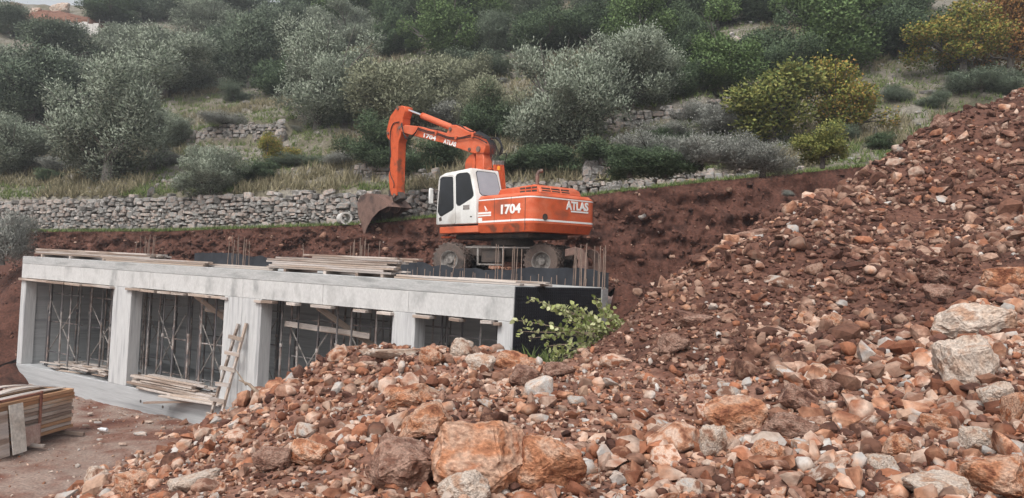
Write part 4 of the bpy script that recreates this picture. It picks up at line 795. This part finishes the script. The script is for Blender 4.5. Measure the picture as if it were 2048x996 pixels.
# leafy branch on the heap
base = Vector(atY(1262, 672, 15.6)); r = empty('leafy_branch', Matrix.Translation(base)); tag(r, 'cut leafy green branch lying on the heap beside the black membrane', 'branch')
rr = random.Random(3); m = MB(); LP, LD = [], []
tips = [(1035, 640), (1060, 596), (1085, 615), (1040, 660), (1110, 612), (1140, 612), (1165, 625), (1185, 590), (1215, 620), (1240, 640), (1070, 715), (1100, 722), (1060, 680), (1130, 690), (1180, 690), (1150, 660), (1210, 660), (1110, 655), (1160, 705), (1090, 690), (1130, 640), (1195, 640), (1225, 650), (1140, 725), (1080, 735)]
for x, y in tips:
    e = Vector(atY(x+rr.uniform(-4, 4), y+rr.uniform(-4, 4), 15.3+rr.uniform(-.5, .4)))-base; s = Vector((rr.uniform(-.3, .05), rr.uniform(-.1, .1), rr.uniform(-.2, .1))); mid = s.lerp(e, .5)+Vector((0, rr.uniform(-.1, .1), rr.uniform(-.06, .12)))
    pts = [s*(1-t)**2+mid*2*t*(1-t)+e*t*t for t in np.linspace(0, 1, 10)]; m.tube(pts, [.016-.0013*k for k in range(10)], 5, False)
    for t in np.linspace(.28, 1, 26):
        p = s*(1-t)**2+mid*2*t*(1-t)+e*t*t
        for _ in range(1 if t < .5 else 2): LP.append(np.array(p)+np.array([rr.gauss(0, .035) for _ in range(3)])); LD.append(np.array([rr.gauss(-.3, .8), rr.gauss(-.3, .7), rr.gauss(.1, .8)]))
m.build('twigs', M['twig'], r, smooth=True)
LP, LD = np.array(LP), np.array(LD); q = np.random.default_rng(5); n = len(LP); D = LD/np.linalg.norm(LD, axis=1)[:, None]; S = np.cross(D, q.normal(size=(n, 3))); S /= np.linalg.norm(S, axis=1)[:, None]; Nn = np.cross(D, S); l = q.uniform(.06, .125, n)[:, None]
V_ = np.stack([LP, LP+D*l*.35+S*l*.36+Nn*l*.08, LP+D*l*.8+S*l*.24+Nn*l*.06, LP+D*l*1.05, LP+D*l*.8-S*l*.24+Nn*l*.06, LP+D*l*.35-S*l*.36+Nn*l*.08], 1).reshape(-1, 3)
tag(link('leaves', npmesh('leaves', V_, np.arange(6*n).reshape(-1, 6), M['brush'], True), r), kind='stuff')
# dry stick on the heap
P0, P1 = Vector(atY(478, 760, 15.0)), Vector(atY(520, 790, 14.2)); m = MB(); m.tube([P0, P0.lerp(P1, .5)+Vector((0, 0, .05)), P1], [.012, .03, .035], 6); m.tube([P0.lerp(P1, .35), P0.lerp(P1, .1)+Vector((-.1, 0, .2))], [.02, .008], 5); tag(m.build('dry_stick', M['twig'], None, smooth=True), 'dry broken stick poking out of the heap by the ladder', 'stick')

# ------------------------------------------------------------------ excavator
EA = math.atan2(.765, -.644); EZ = 4.93; E = Matrix.Translation((.06, 25.9, EZ))@Matrix.Rotation(math.radians(-1.6), 4, 'Y')@Matrix.Rotation(EA, 4, 'Z'); Ei = np.array(E.inverted())
def eray(x, y): d = ray(x, y); return Ei[:3, :3]@CAM+Ei[:3, 3], Ei[:3, :3]@d
def ey(x, y, y0): o, d = eray(x, y); t = (y0-o[1])/d[1]; p = o+d*t; return float(p[0]), float(p[2])      # pixel -> (x,z) on the plane y=y0 of the machine
def ex(x, y, x0): o, d = eray(x, y); t = (x0-o[0])/d[0]; p = o+d*t; return float(p[1]), float(p[2])
EX = empty('wheeled_excavator', E); tag(EX, 'orange wheeled excavator with white cab parked behind the garage', 'excavator')
def zb(x, y, s, o): return (o[0]+x/s, o[1]+y/s)
ZA = lambda x, y: zb(x, y, 6.639, (860, 330)); ZBm = lambda x, y: zb(x, y, 3.434, (700, 190)); Z1 = lambda x, y: zb(x, y, 2.691, (680, 190))
YL = 1.25; XR = -2.28
# upper body: rounded plan outline, extruded in z
def rplan(x0, x1, y0, y1, rad, n=6):
    pts = []
    for cx_, cy_, a0, r_ in ((x0+rad, y0+rad, 180, rad), (x1-.06, y0+.06, 270, .06), (x1-.06, y1-.06, 0, .06), (x0+rad, y1-rad, 90, rad)):
        for k in range(n+1): a = math.radians(a0+90*k/n); pts.append((cx_+r_*math.cos(a), cy_+r_*math.sin(a)))
    return pts
def slabz(m, pts, z0, z1, pts2=None):
    n = len(pts); p2 = pts2 or pts; m.add([(x, y, z0) for x, y in pts]+[(x, y, z1) for x, y in p2], [tuple(range(n))[::-1], tuple(range(n, 2*n))]+[(i, (i+1) % n, n+(i+1) % n, n+i) for i in range(n)]); return m
zs = [ey(1062, yy, YL)[1] for yy in (462, 447, 439, 391, 388, 383)]
zbot, zsk, zst, zup, zu2, ztop = 1.42, 1.70, 1.78, 2.43, 2.48, 2.59
XC = .30                                          # cab rear
big = rplan(XR, XC, -YL-.25, YL, .32); low_ = rplan(XR+.10, XC, -YL-.17, YL-.08, .28)
slabz(MB(), low_, zbot, zsk-.03, big).build('counterweight', M['orange2'], EX, 0, True)
slabz(MB(), big, zsk-.028, zup+.06).build('engine_housing', M['orange'], EX, 0, True)
slabz(MB(), big, zup+.062, ztop, rplan(XR+.10, XC, -YL-.15, YL-.10, .3)).build('housing_top', M['orange'], EX, 0, True)
def grow(pts, d): 
    c = ((XR+XC)/2, 0); return [(x+(d if x > c[0] else -d)*(abs(x-XC) > .02), y+(d if y > 0 else -d)) for x, y in pts]
def band(name, z0, z1, mat, d=.004):
    pts = grow(big, d); m = MB(); n = len(pts); sel = [i for i in range(n) if True]
    m.add([(x, y, z0) for x, y in pts]+[(x, y, z1) for x, y in pts], [(i, (i+1) % n, n+(i+1) % n, n+i) for i in range(n) if not (pts[i][0] > XC-.1 and pts[(i+1) % n][0] > XC-.1)]); return m.build(name, mat, EX, 0, True)
band('white_stripe', 1.735, 1.79, M['letter']); band('white_stripe', 2.425, 2.462, M['letter'])
MB().box((XR+.6, -.85, 1.26), (2.0, .85, 1.415)).build('deck_frame', M['dark'], EX, .03)
for x in (XC-.85+.0, -.95-.4):  MB().box((x-.006, YL-.01, 1.72), (x+.006, YL+.0045, 2.49)).build('door_seam', M['dark'], EX)
MB().box((-2.0+.0, YL-.01, 1.44), (-1.988, YL+.005, 2.42)).build('door_seam', M['dark'], EX)
# skirt below the cab and right front part
slabz(MB(), rplan(XC+.002, 2.42, .05, YL-.01, .05), zbot+.02, 1.66).build('cab_skirt', M['orange'], EX, .02, True)
slabz(MB(), rplan(XC+.002, 1.5, -YL, -.32, .05), zbot+.02, 2.2).build('tool_box', M['orange'], EX, .03, True)
MB().box((2.0, .15, 1.30), (2.5, 1.1, 1.35)).build('front_step', M['orange2'], EX, .01)
# engine hood with grille slots and exhaust
hp_ = [(XR+.14, ztop-.01), (-.05, ztop-.01), (-.22, ztop+.22), (-1.35, ztop+.25), (XR+.45, ztop+.27), (XR+.2, ztop+.15)]
MB().prism(hp_, -.95, .78).build('engine_hood', M['orange'], EX, .035, True)
for r_ in range(2):
    for k in range(3): x = -1.32-.27*k; MB().box((x-.115, .775, ztop+.05+.095*r_), (x+.115, .7835, ztop+.105+.095*r_)).build('grille_slot', M['dark'], EX)
for r_ in range(2):
    for k in range(3): y = .52-.40*k; MB().box((XR+.165+.03*r_, y-.17, ztop+.045+.075*r_), (XR+.185+.03*r_, y+.17, ztop+.095+.075*r_)).build('grille_slot', M['dark'], EX)
m = MB(); m.tube([(-1.0, -.1, ztop+.1), (-1.0, -.1, ztop+.72), (-1.03, -.14, ztop+.8), (-1.09, -.24, ztop+.84)], .06, 12); m.build('exhaust_pipe', M['bucket'], EX, smooth=True)
MB().lathe([(0, 0), (.10, 0), (.10, .012)], 16, Matrix.Translation((XR-.012, .72, 1.86))@Matrix.Rotation(math.pi/2, 4, 'Z')).build('tow_recess', M['dark'], EX)
# cab
def sp(pts, y0): return [ey(*ZA(*p), y0) for p in pts]
prof = sp([(78, 795), (80, 680), (108, 210), (128, 150), (200, 105), (545, 36), (608, 420), (612, 775)], YL)
XF = max(x for x, z in prof)
CW = .10
cab = MB().prism(prof, CW, YL).build('cab', M['white'], EX, .045, True, 2)
rect = lambda pts, name, y=YL+.004, t=.012, mat='glass': MB().prism(sp(pts, YL), YL-.02, y).build(name, M[mat], cab, .004)
W1 = [(140, 195), (165, 172), (295, 165), (305, 185), (312, 560), (295, 590), (160, 672), (135, 668), (108, 615)]; W2 = [(345, 160), (360, 130), (395, 115), (490, 105), (515, 118), (530, 140), (574, 370), (572, 405), (550, 435), (400, 532), (370, 530), (350, 500)]
def infl(P, k): c = np.mean(P, 0); return [tuple(c+(np.array(p)-c)*(1+k)) for p in P]
for Wd in (W1, W2): rect(infl(Wd, .05), 'window_seal', YL+.003, mat='hose'); rect(Wd, 'window', YL+.007)
door = [(100, 790), (100, 700), (125, 210), (150, 160), (300, 135), (322, 160), (340, 760), (320, 785)]
dp = sp(door, YL); m = MB()
for a, b in zip(dp, dp[1:]+dp[:1]): m.tube([(a[0], YL+.002, a[1]), (b[0], YL+.002, b[1])], .006, 4)
m.build('door_edge', M['rim'], cab)
MB().prism(sp([(118, 705), (150, 690), (160, 735), (128, 750)], YL), YL-.01, YL+.006).build('sticker', M['dark'], cab); MB().prism(sp([(440, 535), (525, 528), (525, 590), (440, 594)], YL), YL-.01, YL+.005).build('sticker', M['rim'], cab); MB().prism(sp([(535, 678), (557, 678), (557, 693), (535, 693)], YL), YL-.01, YL+.01).build('door_handle', M['dark'], cab)
# rear face: between the two rear edges
xA, zA = prof[5]; xB, zB_ = prof[6]
def rf(u_, v_, off): # u across (0 left edge .. 1 right), v down the slope
    return Vector((xA+(xB-xA)*v_, YL-(YL-CW)*u_, zA+(zB_-zA)*v_))+Vector((-.99, 0, .1))*off
def rpane(pts, off, name, mat):
    n = len(pts); MB().add([rf(a, b, -.02) for a, b in pts]+[rf(a, b, off) for a, b in pts], [tuple(range(n)), tuple(range(n, 2*n))[::-1]]+[(i, (i+1) % n, n+(i+1) % n, n+i) for i in range(n)]).build(name, M[mat], cab)
RW = [(.16, .16), (.22, .10), (.82, .10), (.88, .17), (.92, .84), (.86, .92), (.24, .92), (.17, .84)]
rpane(infl(RW, .05), .006, 'window_seal', 'hose'); rpane(RW, .010, 'window', 'glassg')
# front pane and mirror
MB().box((XF-.12, CW+.1, 2.0), (XF-.045, YL-.12, 3.05)).build('window', M['glass'], cab)
m = MB(); m.tube([(XF-.12, YL, 2.9), (XF+.1, YL+.12, 2.9)], .012, 6); m.build('mirror_arm', M['dark'], EX); MB().box((XF+.07, YL+.06, 2.45), (XF+.14, YL+.24, 2.98)).build('mirror', M['white'], EX, .03, True)
MB().lathe([(0, .14), (.05, .12), (.06, .0), (0, 0)], 12, Matrix.Translation((.42, .32, max(z for x, z in prof)-.01))@Matrix.Rotation(math.pi/2, 4, 'X')).build('beacon', M['amber'], EX, smooth=True)
# boom, stick, bucket
YB = -.15
def bp(pts, y0): return [ey(*ZBm(*p), y0) for p in pts]
WB = .24
boom = bp([(345, 225), (375, 205), (480, 216), (600, 250), (660, 262), (690, 207), (722, 205), (805, 250), (850, 256), (905, 292), (932, 345), (918, 398), (880, 404), (840, 400), (800, 386), (640, 331), (460, 286), (375, 262), (345, 250)], YB+WB)
bo = MB().prism(boom, YB-WB, YB+WB).build('boom', M['orange'], EX, .02, True)
lowb = bp([(862, 372), (885, 352), (912, 365), (917, 500), (925, 640), (985, 690), (870, 690), (860, 500)], YB+WB-.03)
lo = MB().prism(lowb, YB-WB+.05, YB+WB-.04).build('lower_boom', M['orange'], EX, .02, True)
pl_ = bp([(872, 400), (840, 418), (818, 448), (810, 480), (812, 560), (865, 560), (880, 470)], YB); MB().prism(pl_, YB-.20, YB+.14).build('boom_plate', M['orange'], EX, .015, True)
def pin(px_, y0, y1, r_, mat='dark', parent=EX): x, z = ey(*ZBm(*px_), YB+WB); MB().tube([(x, y0, z), (x, y1, z)], r_, 14).build('pin', M[mat], parent, smooth=True)
for q_, r_ in (((885, 372), .10), ((824, 374), .06), ((692, 236), .07)): pin(q_, YB-WB-.05, YB+WB+.05, r_, 'bucket')
SWd = .19
stick = bp([(320, 82), (350, 72), (375, 80), (378, 110), (360, 160), (357, 240), (345, 285), (330, 325), (325, 450), (322, 560), (322, 690), (285, 690), (272, 650), (264, 560), (277, 450), (270, 312), (254, 290), (249, 245), (275, 145)], YB+SWd)
st = MB().prism(stick, YB-SWd, YB+SWd).build('stick', M['orange2'], EX, .02, True)
for q_, r_ in (((323, 92), .06), ((338, 224), .07), ((258, 262), .05), ((300, 690), .08)): pin(q_, YB-SWd-.05, YB+SWd+.05, r_, 'bucket')
def seg3(a, b, y0=YB): (x0, z0), (x1, z1) = ey(*ZBm(*a), y0+.2), ey(*ZBm(*b), y0+.2); return Vector((x0, y0, z0)), Vector((x1, y0, z1))
a, b = seg3((352, 92), (480, 140)); MB().tube([a, b], .045, 12).build('cylinder_rod', M['chrome'], EX, smooth=True)
a, b = seg3((470, 138), (690, 228)); cy = MB().tube([a, b], .12, 14).build('stick_cylinder', M['orange'], EX, smooth=True); d = (b-a).normalized(); MB().tube([a-d*.02, a+d*.12], .122, 14).build('gland', M['orange2'], cy, smooth=True)
# bucket: side plates, curved shell, lip with teeth
BW = .52
bk = bp([(268, 765), (235, 722), (185, 682), (120, 674), (76, 692), (53, 740), (60, 830), (82, 905), (102, 966), (125, 900), (160, 842), (205, 795)], YB+BW)
shell = bk[:9]; inner = bk[9:]
bu = MB(); n = len(shell); th = .03
c_ = np.mean(bk, 0); sh2 = [tuple(np.array(p)+(c_-np.array(p))/np.linalg.norm(c_-np.array(p))*th) for p in shell]
bu.add([(x, YB-BW, z) for x, z in shell]+[(x, YB+BW, z) for x, z in shell]+[(x, YB-BW, z) for x, z in sh2]+[(x, YB+BW, z) for x, z in sh2], [(i, i+1, n+i+1, n+i) for i in range(n-1)]+[(2*n+i, 3*n+i, 3*n+i+1, 2*n+i+1) for i in range(n-1)]+[(n-1, 3*n-1, 4*n-1, 2*n-1)])
bko = bu.build('bucket', M['bucket'], EX, 0, True)
for s in (-1, 1): MB().prism(bk, YB+s*(BW+.001), YB+s*(BW+.028)).build('side_plate', M['bucket'], bko, .006)
lx_, lz_ = shell[-1]; px_, pz_ = shell[-2]; dv = Vector((lx_-px_, 0, lz_-pz_)).normalized()
for k in range(5): y = YB-BW+.1+k*(2*BW-.2)/4; MB().add([Vector((lx_, y-.05, lz_))+o_ for o_ in (Vector((-.03, 0, 0)), Vector((.03, 0, 0)), Vector((.03, .1, 0)), Vector((-.03, .1, 0)))]+[Vector((lx_, y-.02, lz_))+dv*.16, Vector((lx_, y+.02, lz_))+dv*.16], [(0, 1, 2, 3), (0, 4, 1), (1, 4, 5, 2), (2, 5, 3), (3, 5, 4, 0)]).build('tooth', M['bucket'], bko)
for s in (-.22, .22): MB().prism(bp([(262, 700), (320, 700), (330, 745), (300, 800), (278, 812), (255, 800), (235, 740)], YB), YB+s-.03, YB+s+.03).build('hinge_ear', M['bucket'], bko, .008)
a, b = seg3((270, 560), (262, 720)); MB().tube([a+Vector((.1, 0, .3)), b+Vector((.12, 0, 0))], .055, 10).build('bucket_cylinder', M['bucket'], EX, smooth=True)
MB().prism(bp([(285, 655), (345, 655), (362, 690), (372, 712), (330, 735), (285, 720)], YB), YB-.15, YB+.15).build('bucket_link', M['dark'], EX, .02)
# hydraulic lines
def hose(pts, y0, r_=.018, name='hose', mat='hose', parent=EX, y1=None):
    P = [Vector((*[0]*0, ey(*ZBm(*p), y0)[0], y0, ey(*ZBm(*p), y0)[1])) for i, p in enumerate(pts)]; Q = []
    for i in range(len(P)-1):
        p0, p1, p2, p3 = P[max(i-1, 0)], P[i], P[i+1], P[min(i+2, len(P)-1)]
        for t in (0, .25, .5, .75): Q.append(.5*((2*p1)+(p2-p0)*t+(2*p0-5*p1+4*p2-p3)*t*t+(3*p1-p0-3*p2+p3)*t**3))
    Q.append(P[-1]); MB().tube(Q, r_, 6).build(name, M[mat], parent, smooth=True)
hose([(335, 185), (300, 195), (280, 240), (275, 320), (280, 430)], YB+SWd+.03); hose([(355, 190), (365, 250), (385, 300), (430, 285), (470, 225)], YB+WB+.05, .022); hose([(350, 200), (372, 270), (400, 292), (445, 262), (470, 222)], YB+WB+.09); hose([(270, 310), (276, 380), (270, 450), (276, 540), (300, 600), (300, 640)], YB+SWd+.03, .014)
hose([(470, 228), (540, 250), (600, 262), (680, 290), (760, 292), (850, 272), (930, 300)], YB+WB+.03); hose([(470, 238), (540, 262), (600, 272), (680, 300), (740, 302), (850, 290), (940, 330)], YB+WB+.06); hose([(480, 215), (560, 232), (640, 245), (665, 262)], YB+.1, .022); hose([(700, 200), (760, 210), (800, 240), (850, 252)], YB+.1, .022)
for i in range(7):
    yv = YB-WB+.03+i*.085; j = 6-i; hose([(850+6*j, 262-2*j), (925+8*j, 290+2*j), (962+9*j, 350+j*5), (965+10*j, 420+3*j), (986+11*j, 475)], yv, .015); 
    x0, z0 = ey(*ZBm(1052-11*i, 470), yv); x1, z1 = ey(*ZBm(1068-9*i, 680), yv); MB().tube([(x0, yv, z0), (x1, yv, z1)], .026, 8).build('hydraulic_pipe', M['orange2'], EX, smooth=True); MB().tube([(x0, yv, z0+.09), (x0, yv, z0-.06)], .034, 8).build('hose_fitting', M['rim'], EX)
for i in range(3): hose([(940+20*i, 300-i*3), (1000+12*i, 300), (1038+6*i, 350+15*i), (1020, 420)], YB-WB+.1+.15*i, .018)
hose([(1030, 405), (1075, 405), (1070, 440), (1050, 560), (1060, 640)], YB-WB, .016)
for yy in (505, 590): x0, z0 = ey(*ZBm(960, yy), YB+WB); MB().box((x0-.1, YB-WB, z0-.03), (x0+.04, YB+WB+.05, z0+.02)).build('pipe_clamp', M['orange2'], EX)
for p_ in ((600, 262), (735, 295), (850, 280)): x0, z0 = ey(*ZBm(*p_), YB+WB); MB().box((x0-.05, YB+WB-.01, z0-.07), (x0+.05, YB+WB+.09, z0+.07)).build('hose_clamp', M['orange'], EX, .01)
# lettering
def lettering(body, origin, xdir, zdir, height, name, parent, width=None, bold=.012):
    cu = bpy.data.curves.new('t', 'FONT'); cu.body = body; cu.size = 1; cu.offset = bold; cu.extrude = .006; cu.resolution_u = 3; o = bpy.data.objects.new('t', cu); COL.objects.link(o); bpy.context.view_layer.update(); me = bpy.data.meshes.new_from_object(o.evaluated_get(bpy.context.evaluated_depsgraph_get())); bpy.data.objects.remove(o)
    n_ = len(me.vertices); co = np.zeros(n_*3); me.vertices.foreach_get('co', co); co = co.reshape(-1, 3); mn, mxx = co.min(0), co.max(0); sx = (width/(mxx[0]-mn[0])) if width else height/(mxx[1]-mn[1]); sy = height/(mxx[1]-mn[1])
    X_, Z_ = np.array(xdir, float), np.array(zdir, float); N_ = np.cross(X_, Z_); N_ /= np.linalg.norm(N_); Q = np.array(origin)+np.outer((co[:, 0]-mn[0])*sx, X_)+np.outer((co[:, 1]-mn[1])*sy, Z_)+np.outer(co[:, 2], N_); me.vertices.foreach_set('co', Q.ravel()); me.materials.clear(); me.materials.append(M['letter']); me.update(); return link(name, me, parent)
def side_text(body, p0, p1, h, y0, name, parent, bold=.02, zf=ZBm):      # p0,p1: pixel ends of the base line
    a = ey(*zf(*p0), y0); b = ey(*zf(*p1), y0); A_ = np.array([a[0], y0, a[1]]); B_ = np.array([b[0], y0, b[1]]); d = (B_-A_); L = np.linalg.norm(d); d /= L; up = np.array([d[2], 0, -d[0]]); up = up if up[2] > 0 else -up; return lettering(body, A_, d, up, h, name, parent, L, bold)
side_text('1704', (504, 290), (588, 316), .165, YB+WB+.008, 'model_number', bo, .035); side_text('ATLAS', (640, 332), (726, 357), .17, YB+WB+.008, 'maker_name', bo, .035)
side_text('1704', (866, 643), (972, 636), .30, YL+.006, 'model_number', EX, .04, Z1)
y0_, z0_ = ex(*Z1(1216, 622), XR-.008); y1_, z1_ = ex(*Z1(1336, 620), XR-.008); lettering('ATLAS', (XR-.008, y0_, z0_+.03), (0, -1, 0), (0, 0, 1), .27, 'maker_name', EX, abs(y1_-y0_), .04); MB().box((XR-.014, y1_, z0_-.035), (XR-.002, y0_-.22, z0_+.012)).build('name_underline', M['letter'], EX)
a = ey(*Z1(740, 655), YL); b = ey(*Z1(813, 652), YL); m = MB()
for k in range(2): m.box((min(a[0], b[0]), YL-.01, a[1]+.0+.07*k), (max(a[0], b[0])-.02*k, YL+.006, a[1]+.045+.085*k))
x0 = (a[0]+b[0])/2; m.tube([(x0-.1, YL+.004, a[1]+.15), (x0-.02, YL+.004, a[1]+.32)], .015, 4); m.tube([(x0-.02, YL+.004, a[1]+.32), (x0-.16, YL+.004, a[1]+.17)], .012, 4); m.build('dealer_sticker', M['letter'], EX)
MB().prism([ey(*ZA(*p), YL) for p in ((640, 703), (692, 703), (692, 745), (640, 748))], YL-.01, YL+.007).build('sticker', M['letter'], EX)
# undercarriage
UA = math.atan2(-1.0, 2.87)-EA; UM = Matrix.Translation(Matrix.Rotation(-EA, 3, 'Z')@Vector((-.18, 0, -.02)))@Matrix.Rotation(UA, 4, 'Z')
def umb(): return MB(UM)
umb().box((-2.05, -.42, .55), (2.0, .42, .98)).build('chassis', M['dark'], EX, .03); umb().box((-1.0, -.62, .7), (1.0, .62, 1.06)).build('chassis_box', M['dark'], EX, .03)
MB(Matrix.Translation((0, 0, 1.05))@Matrix.Rotation(math.pi/2, 4, 'X')).lathe([(0, 0), (.72, 0), (.72, .12), (.66, .12), (.66, .22), (0, .22)], 36).build('slew_ring', M['dark'], EX)
for xw in (-1.52, 1.52):
    umb().tube([(xw, -.85, .56), (xw, .85, .56)], .11, 10).build('axle', M['dark'], EX)
    for s in (-1, 1):
        for k, yw in enumerate((1.10, .74)):
            tw = MB(UM@Matrix.Translation((xw, s*yw, .56))@(Matrix.Rotation(math.pi, 4, 'Z') if s < 0 else Matrix.Identity(4)))
            tw.lathe([(.29, -.13), (.40, -.15), (.52, -.145), (.545, -.10), (.55, 0), (.545, .10), (.52, .145), (.40, .15), (.29, .13), (.29, -.13)], 32); wt = tw.build('wheel', M['tyre'], EX, 0, True)
            lug = MB(tw.T)
            for q_ in range(22):
                for ss in (-1, 1): a = 2*math.pi*(q_+.5*(ss > 0))/22; lug.box((-.035, .01 if ss > 0 else -.135, .53), (.035, .135 if ss > 0 else -.01, .575), Matrix.Rotation(a, 4, 'Y')@Matrix.Rotation(ss*.35, 4, 'Z'))
            tag(lug.build('tread_lugs', M['tyre'], wt), kind='stuff')
            if k == 0: rm = MB(tw.T); rm.lathe([(0, .08), (.10, .08), (.11, .06), (.12, .0), (.24, -.02), (.27, .10), (.295, .135), (.31, .13), (.285, .08)], 28); rmo = rm.build('rim', M['rim'], wt, 0, True)
            if k == 0:
                nb = MB(tw.T)
                for q_ in range(10): a = 2*math.pi*q_/10; nb.tube([(.17*math.cos(a), -.02, .17*math.sin(a)), (.17*math.cos(a), .03, .17*math.sin(a))], .016, 6)
                nb.build('hub', M['rim'], wt)
st_ = umb(); 
for x in (-.62, .22): st_.box((x, -1.12, .42), (x+.06, -1.06, 1.0))
st_.box((-.62, -1.12, .42), (.28, -1.06, .47)); st_.box((-1.0, -1.14, .96), (1.15, -.9, 1.0)); st_.build('step_frame', M['rim'], EX, .006)
umb().box((-.5, -1.04, .5), (.15, -.62, .92)).build('tool_locker', M['dark'], EX, .02)
# stabiliser at the right end of the undercarriage
umb().box((1.95, -.3, .62), (2.25, .3, .98)).build('stabiliser_bracket', M['dark'], EX, .03)
for s in (-1, 1):
    m = MB(UM@Matrix.Rotation(0, 4, 'Z')); m.prism([(2.2, .95), (2.5, 1.02), (2.75, .96), (2.9, .7), (2.95, .10), (2.55, .02), (2.5, .12), (2.62, .6), (2.5, .78), (2.2, .72)], s*.95-.06, s*.95+.06); m.build('stabiliser_leg', M['bucket'], EX, .02)
m = MB(UM); m.box((2.3, -1.0, .72), (2.46, 1.0, .9)); m.build('stabiliser_beam', M['dark'], EX, .02)
m = MB(UM); m.box((2.5, -1.2, .02), (2.62, 1.2, .46), ); m.build('dozer_blade', M['bucket'], EX, .02)
# soil spilled around the wheels
n = 500; a = rng.uniform(-4.0, -.2, n); b = rng.uniform(4.75, 5.9, n); S = np.clip(.06*(1-rng.random(n))**(-1/2), .06, .3); P = np.stack([Gn[0, 0]*a+Gn[0, 1]*b+Gn[0, 3], Gn[1, 0]*a+Gn[1, 1]*b+Gn[1, 3], floorz(a)+.15+.22*vnoise(a*1.5, b*1.5, 3)], -1)
stones('wheel_rubble', P, S, np.where(rng.random(n) < .6, 2, 0), [M['rock_o'], M['rock_p'], M['rock_b']], 'clods and stones heaped against the excavator wheels')

# ------------------------------------------------------------------ air
hz = MB().box((-130, -12, -1.6), (130, 150, 78)).build('haze', None); hz.data.materials.clear()
hm = bpy.data.materials.new('haze_air'); hm.use_nodes = True; t_ = hm.node_tree; t_.nodes.clear(); ho = t_.nodes.new('ShaderNodeOutputMaterial'); hv = t_.nodes.new('ShaderNodeVolumePrincipled'); t_.links.new(hv.outputs[0], ho.inputs['Volume'])
hv.inputs['Color'].default_value = (.86, .9, .95, 1); hv.inputs['Density'].default_value = .0011; hv.inputs['Anisotropy'].default_value = .2
hz.data.materials.append(hm); tag(hz, kind='stuff')
